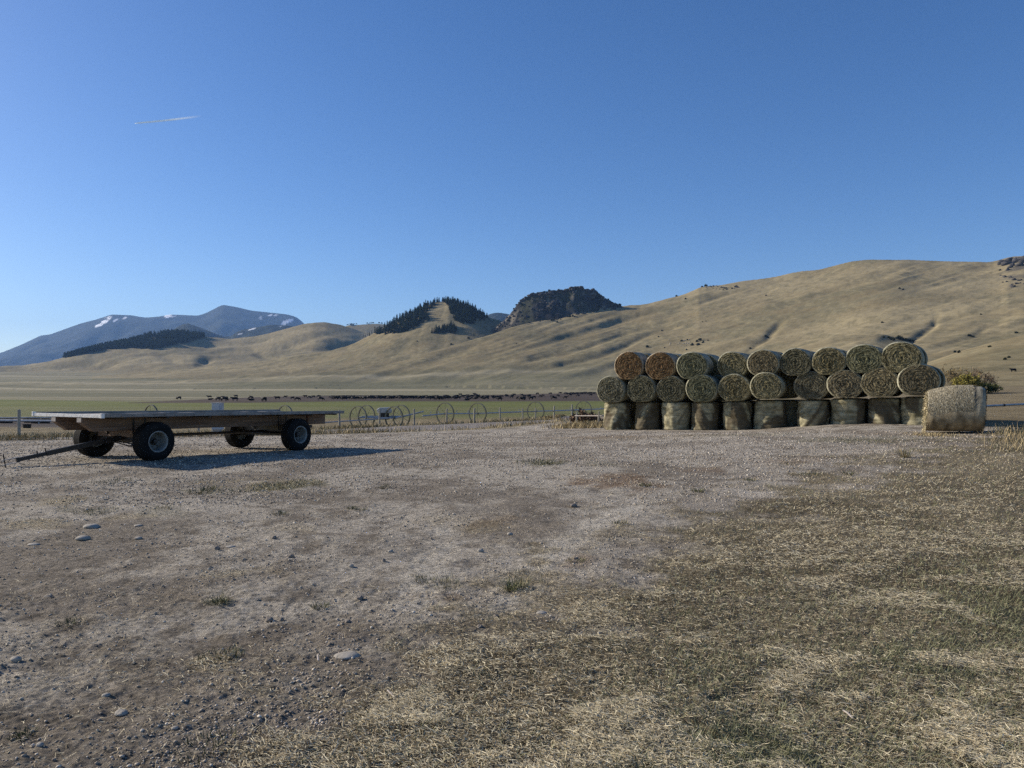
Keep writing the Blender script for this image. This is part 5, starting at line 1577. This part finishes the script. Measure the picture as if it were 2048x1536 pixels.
# left: grey pipe and black trough beyond the post
def left_side():
    a, b = Vector((-75, 74, 0)), Vector((-33, 66, 0))
    for p in (a, b):
        p.z = at_xy(p.x, p.y) + 0.35
    t = thing('pipe', 'grey pipe rail beyond the left fence post, behind the wagon', 'pipe', a)
    bm = bmesh.new()
    add_tube(bm, [Vector((0, 0, 0)), b - a], 0.10, 8)
    bm_obj('pipe_run', bm, M['galv'], t)
    bm = bmesh.new()
    for k in range(9):
        q = (b - a) * (k / 8)
        add_tube(bm, [q - Vector((0, 0, 0.4)), q], 0.05, 6)
    bm_obj('supports', bm, M['galv'], t)
    for i, (u, Y, r) in enumerate(((8, 71, .5), (17, 72, .42), (58, 73, .55), (71, 71, .5), (80, 72.5, .45), (90, 71, .5))):
        x = (u - CX) / F * Y
        tb = thing('feed_tub', ['black feed tub left of the left fence post, at the picture edge', 'black feed tub by the pipe rail between fence post and wagon'][u > 40], 'tub', (x, Y, at_xy(x, Y)), i, 'feed tubs left of the post' if u < 40 else 'feed tubs right of the post')
        bm = bmesh.new()
        add_lathe(bm, [(r * .8, 0.0), (r, 0.42), (r * 1.06, 0.44), (r * 0.98, 0.44), (r * .75, 0.1)], 18, 'z')
        bm_obj('tub_wall', bm, M['blackmetal'], tb)
    p = near(54, 850)
    p = Vector(((54 - CX) / F * 56, 56, at_xy((54 - CX) / F * 56, 56)))
    t = thing('water_trough', 'low black trough on dry pasture beside the left fence post', 'trough', p, 0.2)
    bm = bmesh.new()
    add_lathe(bm, [(0.26, 0.0), (0.30, 0.28), (0.31, 0.30), (0.27, 0.30), (0.23, 0.05)], 20, 'z')
    bmesh.ops.scale(bm, vec=(1.0, 0.8, 1), verts=list(bm.verts))
    bm_obj('tank', bm, M['blackmetal'], t)
left_side()

def cabinet():
    u, Y = 435.5, 39.5
    x = (u - CX) / F * Y
    z = at_xy(x, Y)
    t = thing('utility_cabinet', 'grey metal utility cabinet on a post standing behind the wagon deck', 'cabinet', (x, Y, z), -0.25)
    top = yz(805.5, Y) - z
    bm = bmesh.new()
    add_box(bm, -0.25, 0.25, -0.17, 0.17, 0.25, top - 0.03)
    bm_obj('housing', bm, M['cabinet'], t, 0.008)
    bm = bmesh.new()
    add_box(bm, -0.275, 0.275, -0.2, 0.19, top - 0.028, top)
    bm_obj('lid', bm, M['cabinet'], t, 0.006)
    bm = bmesh.new()
    add_box(bm, -0.04, 0.22, -0.186, -0.172, 0.32, top - 0.06)
    dr = bm_obj('door', bm, M['cabinet'], t, 0.003)
    bm = bmesh.new()
    add_box(bm, -0.02, 0.0, -0.205, -0.187, 0.8, 0.9)
    bm_obj('handle', bm, M['blackmetal'], dr)
    bm = bmesh.new()
    add_box(bm, -0.2, 0.2, -0.13, 0.13, -0.1, 0.248)
    bm_obj('base', bm, M['stone'], t)
    bm = bmesh.new()
    add_tube(bm, [(-0.29, -0.05, -0.1), (-0.29, -0.05, top - 0.25), (-0.24, -0.05, top - 0.2)], 0.03, 8)
    bm_obj('conduit', bm, M['galv'], t)
cabinet()

# ------------------------------------------------------------------ cattle
def cow_mesh(seed, lying=False):
    """one skinned figure: trunk, neck, head, four jointed legs, tail; x is forward"""
    g = random.Random(seed)
    graze = seed % 3 == 0
    hz_ = 0.42 if lying else 0.95
    hd = [(1.05, 0, hz_ + 0.20), (1.32, 0, hz_ + 0.30), (1.62, 0, hz_ + 0.12)] if not graze or lying else [(1.05, 0, hz_ - 0.05), (1.28, 0, hz_ - 0.45), (1.42, 0, hz_ - 0.78)]
    vs = [(-0.75, 0, hz_ + .05), (-0.25, 0, hz_ - .02), (0.3, 0, hz_ - .03), (0.75, 0, hz_ + .06)] + hd
    rad = [0.30, 0.37, 0.36, 0.30, 0.20, 0.17, 0.09]
    ed = [(0, 1), (1, 2), (2, 3), (3, 4), (4, 5), (5, 6)]
    if not lying:
        for root, x0, s in ((0, -0.72, 1), (0, -0.72, -1), (3, 0.68, 1), (3, 0.68, -1)):
            st = g.uniform(-0.12, 0.12)
            hind = root == 0
            i = len(vs)
            vs += [(x0 + (0.08 if hind else 0), s * 0.2, hz_ - 0.28), (x0 + (-0.1 if hind else 0.03) + st * 0.6, s * 0.2, 0.42), (x0 + st, s * 0.2, 0.03)]
            rad += [0.15, 0.08, 0.06]
            ed += [(root, i), (i, i + 1), (i + 1, i + 2)]
    i = len(vs)
    vs += [(-1.06, 0, hz_ + .05), (-1.1, 0.02, max(hz_ - 0.5, .1))]
    rad += [0.05, 0.03]
    ed += [(0, i), (i, i + 1)]
    me = bpy.data.meshes.new('cow')
    me.from_pydata(vs, ed, [])
    o = bpy.data.objects.new('cow_skin', me)
    COL.objects.link(o)
    md = o.modifiers.new('skin', 'SKIN')
    for k, v in enumerate(me.skin_vertices[0].data):
        v.radius = (rad[k], rad[k])
        v.use_root = k == 1
    dg = bpy.context.evaluated_depsgraph_get()
    dg.update()
    ev = o.evaluated_get(dg)
    me2 = bpy.data.meshes.new_from_object(ev)
    bpy.data.objects.remove(o)
    bpy.data.meshes.remove(me)
    me2.name = 'cow'
    me2.materials.clear()
    me2.materials.append(M['cow'])
    for p in me2.polygons:
        p.use_smooth = True
    return me2
COWS = [cow_mesh(k) for k in range(5)] + [cow_mesh(9, True)]

def put_cow(p, rz, mesh, label, group, sc=1.0):
    o = bpy.data.objects.new('cow', mesh)
    COL.objects.link(o)
    o.location = p
    o.rotation_euler = (0, 0, rz)
    o.scale = (sc, sc, sc)
    tag(o, label, 'cow', group)
def cattle():
    g = random.Random(3)
    def side():
        return g.choice((0, math.pi)) + g.uniform(-0.6, 0.6)
    LB = 'black cow in the long dense feeding line across the dark brown strip'
    GB = 'cattle in the long feeding line'
    for k in range(150):
        u = 664 + 236 * (k + g.uniform(-.4, .4)) / 150
        y = 797.5 - 0.6 * (u - 664) / 236 + g.gauss(0, 1.1)
        put_cow(surf(u, y), side(), COWS[g.randrange(5)], LB, GB, g.uniform(1.15, 1.42))
    LC = 'black cow in the loose crowd right of the feeding line, beyond the irrigation hoops'
    GC = 'cattle in the loose crowd'
    for k in range(62):
        u = g.uniform(905, 1062)
        y = 796 + g.gauss(0, 2.3) - (2.5 if 1005 < u < 1030 else 0)
        put_cow(surf(u, min(max(y, 788.5), 801)), side(), COWS[g.randrange(6)], LC, GC, g.uniform(1.15, 1.42))
    LD = 'black cow in the tight line at the left edge of the bale stack, far off'
    GD = 'cattle in the tight line beside the stack'
    for k in range(30):
        u = 1131 + 60 * (k + g.uniform(-.4, .4)) / 30
        y = 789 - 1.2 * (u - 1131) / 60 + g.gauss(0, 0.5)
        put_cow(surf(u, y), side(), COWS[g.randrange(5)], LD, GD, g.uniform(1.15, 1.42))
    LE = 'single black cow standing apart on the brown strip, below the tight line'
    for u, y in ((1075, 789), (1080, 795), (1101, 789), (1105, 796), (1107, 799), (1115, 793.5), (1120, 788), (1130, 797.5), (1140, 792.5), (1155, 793), (1181, 791.5), (1085, 793), (1068, 797)):
        put_cow(surf(u, y), side(), COWS[g.randrange(5)], LE, 'scattered cattle near the stack', g.uniform(1.15, 1.42))
    LF = 'black cow scattered above the wagon on the left end of the brown strip'
    for u, y in ((358, 799), (419, 796.5), (420, 800), (436, 801), (446, 798.5), (452, 798.5), (448, 802), (470, 802), (472, 794.5), (501, 797.5), (503, 801.5), (528, 803), (555, 799), (570, 796), (585, 798.5), (594, 801), (611, 795), (618, 797), (627, 795.5), (637, 795), (641, 801)):
        put_cow(surf(u, y), side(), COWS[g.randrange(6)], LF, 'scattered cattle above the wagon', g.uniform(1.15, 1.42))
    LH = 'tiny black cow grazing alone on the hillside at far right'
    for u, y in ((2027, 744),):
        put_cow(surf(u, y), side(), COWS[1], LH, None)
cattle()

# ------------------------------------------------------------------ conifers, junipers, shrubs
def pine_mesh(seed, h=14.0):
    g = random.Random(seed)
    V, Fc = [], []
    for k in range(5):                                           # trunk
        a = 2 * math.pi * k / 5
        V.append((0.22 * math.cos(a), 0.22 * math.sin(a), -1.0))
    V.append((0, 0, h * 0.9))
    Fc += [(k, (k + 1) % 5, 5) for k in range(5)]
    z = 0.6
    while z < h:                                                 # drooping branch sprays up the stem
        f = 1 - z / h
        R = 0.8 + 4.6 * f ** 0.8 * g.uniform(0.75, 1.1)
        nb = 7
        a0 = g.uniform(0, 6.28)
        for k in range(nb):
            a = a0 + 2 * math.pi * k / nb + g.uniform(-.25, .25)
            r = R * g.uniform(0.6, 1.15)
            dz = -0.25 * r
            ca, sa = math.cos(a), math.sin(a)
            w = 0.36 * r + 0.25
            i = len(V)
            V += [(0, 0, z + 0.5), (ca * r * .6 - sa * w, sa * r * .6 + ca * w, z + dz * .6), (ca * r, sa * r, z + dz), (ca * r * .6 + sa * w, sa * r * .6 - ca * w, z + dz * .6), (ca * r * .5, sa * r * .5, z - 0.7)]
            Fc += [(i, i + 1, i + 2), (i, i + 2, i + 3), (i + 4, i + 2, i + 1), (i + 4, i + 3, i + 2)]
        z += h / 11 * g.uniform(0.8, 1.1)
    return np.array(V), np.array(Fc)

def as_mesh(name, V, Fc, mat):
    o = npmesh(name, V, [Fc], mat)
    me = o.data
    bpy.data.objects.remove(o)
    return me
PINES = [as_mesh('pine_tree', *pine_mesh(k), M['pine']) for k in range(5)]

def juniper_mesh(seed):
    rs = np.random.default_rng(seed)
    n = 260
    d = rs.normal(0, 1, (n, 3))
    d /= np.linalg.norm(d, axis=1, keepdims=True)
    lump = 1 + 0.5 * fbm(d[:, 0] * 2 + seed, d[:, 1] * 2 + d[:, 2], seed, 3)
    P = d * (rs.random(n) ** 0.35 * lump)[:, None] * np.array([1.0, 1.0, 0.8])
    P[:, 2] = np.abs(P[:, 2] + 0.45)
    s = rs.uniform(0.12, 0.3, n)
    a, b = rs.normal(0, 1, (n, 3)), rs.normal(0, 1, (n, 3))
    V = np.stack([P + a * s[:, None], P + b * s[:, None], P - (a + b) * s[:, None] * .6], 1).reshape(-1, 3)
    return V, np.arange(n * 3).reshape(n, 3)
JUN = [as_mesh('juniper_bush', *juniper_mesh(k), M['juniper']) for k in range(4)]

def in_poly(u, y, P):
    c = False
    j = len(P) - 1
    for i in range(len(P)):
        if (P[i][1] > y) != (P[j][1] > y) and u < (P[j][0] - P[i][0]) * (y - P[i][1]) / (P[j][1] - P[i][1]) + P[i][0]:
            c = not c
        j = i
    return c

def trees():
    g = random.Random(21)
    def put(mesh, p, s, label, cat, group, name):
        o = bpy.data.objects.new(name, mesh)
        COL.objects.link(o)
        o.location = p
        o.rotation_euler = (0, 0, g.uniform(0, 6.28))
        o.scale = (s * g.uniform(.85, 1.1), s * g.uniform(.85, 1.1), s * g.uniform(.85, 1.15))
        tag(o, label, cat, group)
    def region(P, n, label, group, s0=0.8, s1=1.15, top=False):
        us, ys = [p[0] for p in P], [p[1] for p in P]
        k = 0
        for _ in range(5000):
            u, y = g.uniform(min(us), max(us)), g.uniform(min(ys), max(ys))
            if in_poly(u, y, P):
                put(PINES[g.randrange(5)], surf(u, y), g.uniform(s0, s1), label, 'pine tree', group, 'pine_tree')
                k += 1
                if k >= n:
                    break
    # left flank of the cone
    region([(742, 668), (770, 658), (800, 636), (830, 622), (856, 608), (880, 601), (868, 612), (850, 626), (858, 640), (838, 652), (812, 664), (790, 668), (760, 670)], 160,
           'dark pine in the thick stand on the sunlit left flank of the conical hill', 'pines on the left flank of the conical hill')
    for u, y in ((727, 673), (731, 674), (735, 671), (739, 672)):
        put(PINES[g.randrange(5)], surf(u, y), 0.7, 'small pine at the lower left tip of the stand on the conical hill', 'pine tree', 'small pines at the tip of the stand', 'pine_tree')
    region([(882, 600), (897, 598), (915, 605), (935, 611), (953, 621), (972, 634), (960, 640), (948, 648), (925, 648), (906, 640), (900, 625), (893, 612)], 100,
           'dark pine on the shaded right side of the conical hill', 'pines on the right side of the conical hill', 0.65, 1.0)
    region([(862, 668), (872, 660), (885, 655), (905, 652), (918, 660), (912, 668), (885, 669)], 30,
           'dark pine in the small clump low on the front of the conical hill', 'pines in the small clump on the conical hill', 0.7, 1.0)
    for u in np.linspace(1028, 1240, 46):
        y = float(poly(u, C_ROCK)) + g.uniform(0.5, 3.5)
        put(JUN[g.randrange(4)], surf(u, y), g.uniform(1.4, 3.4), 'small dark tree along the crest of the rocky hill, built as a bush', 'bush', 'small trees on the rocky crest', 'juniper_bush')  # small crest pines, built with the juniper bush mesh
    for k in range(46):
        u = g.uniform(1000, 1238)
        b = float(poly(u, [(976, 667), (1026, 653), (1101, 643), (1126, 640), (1159, 631), (1200, 622), (1242, 618)]))
        t_ = float(poly(u, C_ROCK))
        y = g.uniform(t_ + 4, b) if k % 2 else b + g.gauss(-1, 1.5)
        put(JUN[g.randrange(4)], surf(u, y), g.uniform(1.2, 2.6), 'low dark bush on the scree of the rocky hill', 'bush', 'bushes on the rocky hill', 'juniper_bush')
    spots = [(1294.5, 696, 2.6), (1323.5, 662, 1.8), (1317, 675, 1.5), (1352.5, 592, 2.6), (1371, 599.5, 2.2), (1411.6, 571.5, 3.4), (1532, 592.8, 1.6), (1384.8, 691, 2.6), (1396.6, 691, 2.8), (1400, 681, 2.6), (1394, 684, 2.2), (1406, 686, 2.2), (1363, 683, 2.2), (1375, 681, 1.6), (1329, 697, 1.3), (1373, 701, 1.5), (1416, 682, 1.4),
             (1532, 675, 2.4), (1536, 677, 1.6), (1500.8, 698.7, 1.6), (1764, 646, 1.6), (1798, 679, 3.6), (1806, 681, 2.4), (1778, 677, 1.8), (1786, 681, 2.2), (1812, 682, 2.4), (1819, 684, 2.4), (1825, 684, 1.8), (1767, 676, 1.3), (1979, 694.5, 0.9), (2000, 542, 2.0), (2033, 667, 1.6), (1939, 673, 1.8), (1946, 675, 1.4), (1799, 578, 2.0), (1806, 580, 1.6), (834, 683, 1.6), (902, 690, 2.2), (937, 677, 2.4), (948, 672, 2.0), (1033, 688, 1.2),
             (1910, 705, 1.2), (1918, 706, 1.0), (2010, 720, 0.8), (2018, 716, 0.7), (1962, 630, 1.2), (1405, 644, 1.0), (1412, 643, 1.0), (1375, 650, .8), (1355, 654, .9)]
    for u, y, s in spots:
        zone = 'dark' 
        if 1280 < u < 1420 and y > 640:
            lab, grp = 'dark juniper bush on the grassy slope above the left half of the bale stack', 'junipers above the left half of the stack'
        elif 1420 <= u < 1600 and y > 640:
            lab, grp = 'dark juniper bush in the gully above the middle of the bale stack', 'junipers in the gully'
        elif 1750 < u < 1840 and y > 640:
            lab, grp = 'dark juniper bush in the thicket just above the right end of the stack', 'junipers above the right end of the stack'
        elif u > 1840 and y > 600:
            lab, grp = 'dark bush on the grassy knoll at the far right', 'bushes on the right knoll'
        elif u < 1100:
            lab, grp = 'dark bush on the open slope between the conical and the rocky hill', 'bushes between the two hills'
        else:
            lab, grp = 'dark juniper dot on the upper slope or skyline of the big grassy hill', 'junipers high on the big hill'
        put(JUN[g.randrange(4)], surf(u, y), s, lab, 'bush', grp, 'juniper_bush')
trees()

def pine_wood():
    """the inner trees of the stands on the conical hill, merging into one dark mass"""
    g = random.Random(15)
    Vs, Fs, off = [], [], 0
    unit = [pine_mesh(80 + k, 14.0) for k in range(4)]
    for P, n in (([(748, 667), (775, 655), (805, 634), (835, 620), (860, 607), (880, 601), (866, 614), (850, 628), (856, 640), (836, 652), (810, 664), (785, 668)], 190),
                 ([(884, 600), (897, 598), (915, 604), (935, 610), (953, 620), (976, 635), (962, 642), (948, 649), (925, 648), (908, 640), (902, 625), (896, 612)], 240),
                 ([(866, 667), (874, 660), (886, 656), (904, 653), (914, 660), (908, 667), (885, 668)], 40)):
        us, ys = [p[0] for p in P], [p[1] for p in P]
        k = 0
        while k < n:
            u, y = g.uniform(min(us), max(us)), g.uniform(min(ys), max(ys))
            if not in_poly(u, y, P):
                continue
            k += 1
            V, Fc = unit[g.randrange(4)]
            s = g.uniform(0.45, 0.95)
            Vs.append(V * np.array([s * 1.15, s * 1.15, s]) + np.array(surf(u, y)))
            Fs.append(Fc + off)
            off += len(V)
    o = npmesh('pine_wood', np.concatenate(Vs), [np.concatenate(Fs)], M['pine'])
    tag(o, 'inner trees of the dark pine stands on the conical hill', 'forest', kind='stuff')
pine_wood()

def far_forest():
    """the wood on the left ridge reads as one mass"""
    g = random.Random(5)
    top = [(129, 714), (178, 694), (239, 677), (300, 663), (350, 658), (406, 667)]
    bot = [(129, 714), (132, 714), (218, 698), (266, 696), (305, 699), (368, 687), (406, 675)]
    Vs, Fs, off = [], [], 0
    unit = [pine_mesh(60 + k, 14.0) for k in range(4)]
    n = 0
    while n < 1500:
        u = g.uniform(128, 408)
        yt, yb = float(poly(u, top)) + 5, float(poly(u, bot))
        if yb <= yt:
            y = yb + g.uniform(0, 1)
        else:
            y = g.uniform(yt, yb + 0.5)
        p = surf(u, y)
        V, Fc = unit[g.randrange(4)]
        s = g.uniform(0.9, 1.5)
        Vs.append(V * np.array([s * 1.35, s * 1.35, s]) + np.array(p))
        Fs.append(Fc + off)
        off += len(V)
        n += 1
    o = npmesh('far_forest', np.concatenate(Vs), [np.concatenate(Fs)], M['pine'])
    tag(o, 'dark conifer wood covering the far left ridge below the blue mountain', 'forest', kind='stuff')
    Vs, Fs, off = [], [], 0
    for k in range(24):
        u = g.choice((g.uniform(693, 716), g.uniform(734, 768)))
        p = surf(u, float(poly(u, C_BACK)) + g.uniform(0.3, 2))
        V, Fc = unit[g.randrange(4)]
        s = g.uniform(0.3, 0.8)
        Vs.append(V * np.array([s * 2.2, s * 2.2, s * 0.7]) + np.array(p)); Fs.append(Fc + off); off += len(V)
    o = npmesh('distant_tree_line', np.concatenate(Vs), [np.concatenate(Fs)], M['pine'])
    tag(o, 'thin dark line of trees on the far saddle left of the conical hill', 'forest', kind='stuff')
far_forest()

def shrub(name, label, u, yb, Y, w, h, c0, c1, leafc0, leafc1, nleaf, seed):
    rs = np.random.default_rng(seed)
    x = (u - CX) / F * Y
    z = yz(yb, Y)
    z = min(z, at_xy(x, Y) + 0.05)
    t = thing(name, label, 'shrub', (x, Y, z))
    bm = bmesh.new()
    n = 70
    tips = []
    for k in range(n):
        a, r = rs.uniform(0, 2 * math.pi), rs.random() ** 0.6
        q = Vector((math.cos(a) * r * w * 0.35, math.sin(a) * r * w * 0.3, -0.1))
        e = Vector((math.cos(a) * r * w * 0.62, math.sin(a) * r * w * 0.5, h * (1 - 0.45 * r * r) * rs.uniform(0.7, 1.05)))
        m = q.lerp(e, 0.5) + Vector((rs.normal(0, .1), rs.normal(0, .1), 0.1 * h))
        add_tube(bm, [q, m, e], [0.03, 0.022, 0.008], 4, cap=False)
        for j in range(5):
            f0 = rs.uniform(0.35, 0.95)
            s = m.lerp(e, (f0 - .35) / .6)
            d = Vector((rs.normal(0, .35), rs.normal(0, .35), rs.uniform(.2, .7))) * (0.25 * h)
            add_tube(bm, [s, s + d], [0.012, 0.005], 3, cap=False)
            tips.append((s, d))
    st = bm_obj('stems', bm, M['twig'], t)
    at_ = st.data.color_attributes.new('Col', 'FLOAT_COLOR', 'POINT')
    nv = len(st.data.vertices)
    cc = np.ones((nv, 4), dtype=np.float32)
    cc[:, :3] = lerp(np.array(c0), np.array(c1), rs.random((nv, 1)))
    at_.data.foreach_set('color', cc.ravel())
    idx = rs.integers(0, len(tips), nleaf)
    f = rs.uniform(-0.6, 1.0, nleaf)
    P = np.array([tuple(tips[i][0] + tips[i][1] * ff) for i, ff in zip(idx, f)]) + rs.normal(0, 0.12, (nleaf, 3))
    s = rs.uniform(0.04, 0.10, nleaf)
    a, b = rs.normal(0, 1, (nleaf, 3)), rs.normal(0, 1, (nleaf, 3))
    V = np.stack([P + a * s[:, None], P + b * s[:, None], P - (a + b) * s[:, None] * .5], 1).reshape(-1, 3)
    npmesh('leaves', V, [np.arange(nleaf * 3).reshape(-1, 3)], M['twig'], t, col=np.repeat(lerp(np.array(leafc0), np.array(leafc1), rs.random((nleaf, 1))), 3, 0))
shrub('willow_shrub', 'wide bare reddish brown willow shrub behind the right end of the stack', 1905, 788, 100, 5.8, 3.8, (.10, .08, .055), (.19, .155, .105), (.14, .10, .045), (.25, .185, .08), 1500, 1)
shrub('willow_shrub', 'reddish twiggy shrub at the right, its shadow on the pasture', 1953, 787, 103, 4.6, 3.5, (.11, .082, .06), (.2, .155, .11), (.14, .092, .05), (.23, .16, .09), 1200, 2)
shrub('green_shrub', 'yellow green leafy shrub in front of the reddish willows', 1933, 787, 94, 3.0, 2.6, (.10, .09, .04), (.16, .14, .06), (.15, .135, .03), (.30, .25, .06), 3600, 3)
shrub('green_shrub', 'low dark green bush at the right foot of the willows, above the loose bale', 1967, 790, 95, 3.6, 1.5, (.06, .06, .03), (.1, .1, .05), (.045, .055, .02), (.11, .12, .04), 3200, 4)
shrub('dead_brush', 'low dark brown dead brush under the pale pole left of the stack', 1172, 846, 47.5, 1.6, 0.75, (.08, .05, .035), (.16, .10, .07), (.10, .06, .04), (.2, .13, .08), 900, 5)

ROCKS = [rock_unit(700 + k, 2) for k in range(6)]
def rocks(name, label, cat, group, spots, seed, mat='rockm'):
    g = random.Random(seed)
    meshes = [as_mesh(name, V, Fc, M[mat]) for V, Fc in ROCKS]
    for u, y, s in spots:
        p = surf(u, y)
        o = bpy.data.objects.new(name, meshes[g.randrange(6)])
        COL.objects.link(o)
        o.location = p + Vector((0, 0, s * 0.15))
        o.rotation_euler = (g.uniform(-.3, .3), g.uniform(-.3, .3), g.uniform(0, 6.28))
        o.scale = (s * g.uniform(.8, 1.4), s * g.uniform(.7, 1.1), s * g.uniform(.5, 1.0))
        tag(o, label, cat, group)
g = random.Random(77)
ROCKBASE = [(976, 667), (1026, 653), (1101, 643), (1126, 640), (1159, 631), (1200, 622), (1242, 618)]
rocks('outcrop_rock', 'dark jagged rock in the outcrop on the skyline at the top right', 'rock', 'rocks of the skyline outcrop', [(u, 518 + abs(g.gauss(0, 9)) + 0.1 * max(0, 2030 - u), g.uniform(3, 7)) for u in np.linspace(2002, 2100, 44)], 1)
rocks('outcrop_rock', 'dark rock scattered below the skyline outcrop at the right edge', 'rock', 'rocks below the skyline outcrop', [(g.uniform(2000, 2070), g.uniform(548, 575), g.uniform(1.5, 3.5)) for _ in range(24)], 2)
rocks('pale_rock', 'pale rock among the junipers on the slope above the stack', 'rock', 'pale rocks above the stack', [(g.uniform(1338, 1380), g.uniform(680, 693), g.uniform(0.6, 1.6)) for _ in range(22)], 3, 'stone')
rocks('outcrop_rock', 'rock on the small rocky shoulder along the skyline of the big hill', 'rock', 'rocks on the skyline shoulder', [(g.uniform(1398, 1480), g.uniform(571, 581), g.uniform(1, 3.2)) for _ in range(26)], 4)
rocks('crag', 'broken dark crag along the top edge of the rocky hill', 'rock', 'crags on the rocky hill', [(u, float(poly(u, C_ROCK)) + g.uniform(0.5, 5), g.uniform(2.0, 6)) for u in np.linspace(1040, 1205, 70)], 5)
rocks('boulder', 'dark boulder strewn on the scree face of the rocky hill', 'rock', 'boulders on the rocky hill', [(u, lerp(float(poly(u, C_ROCK)) + 4, float(poly(u, ROCKBASE)), g.random()), g.uniform(1.2, 3.6)) for u in [g.uniform(985, 1238) for _ in range(170)]], 6)
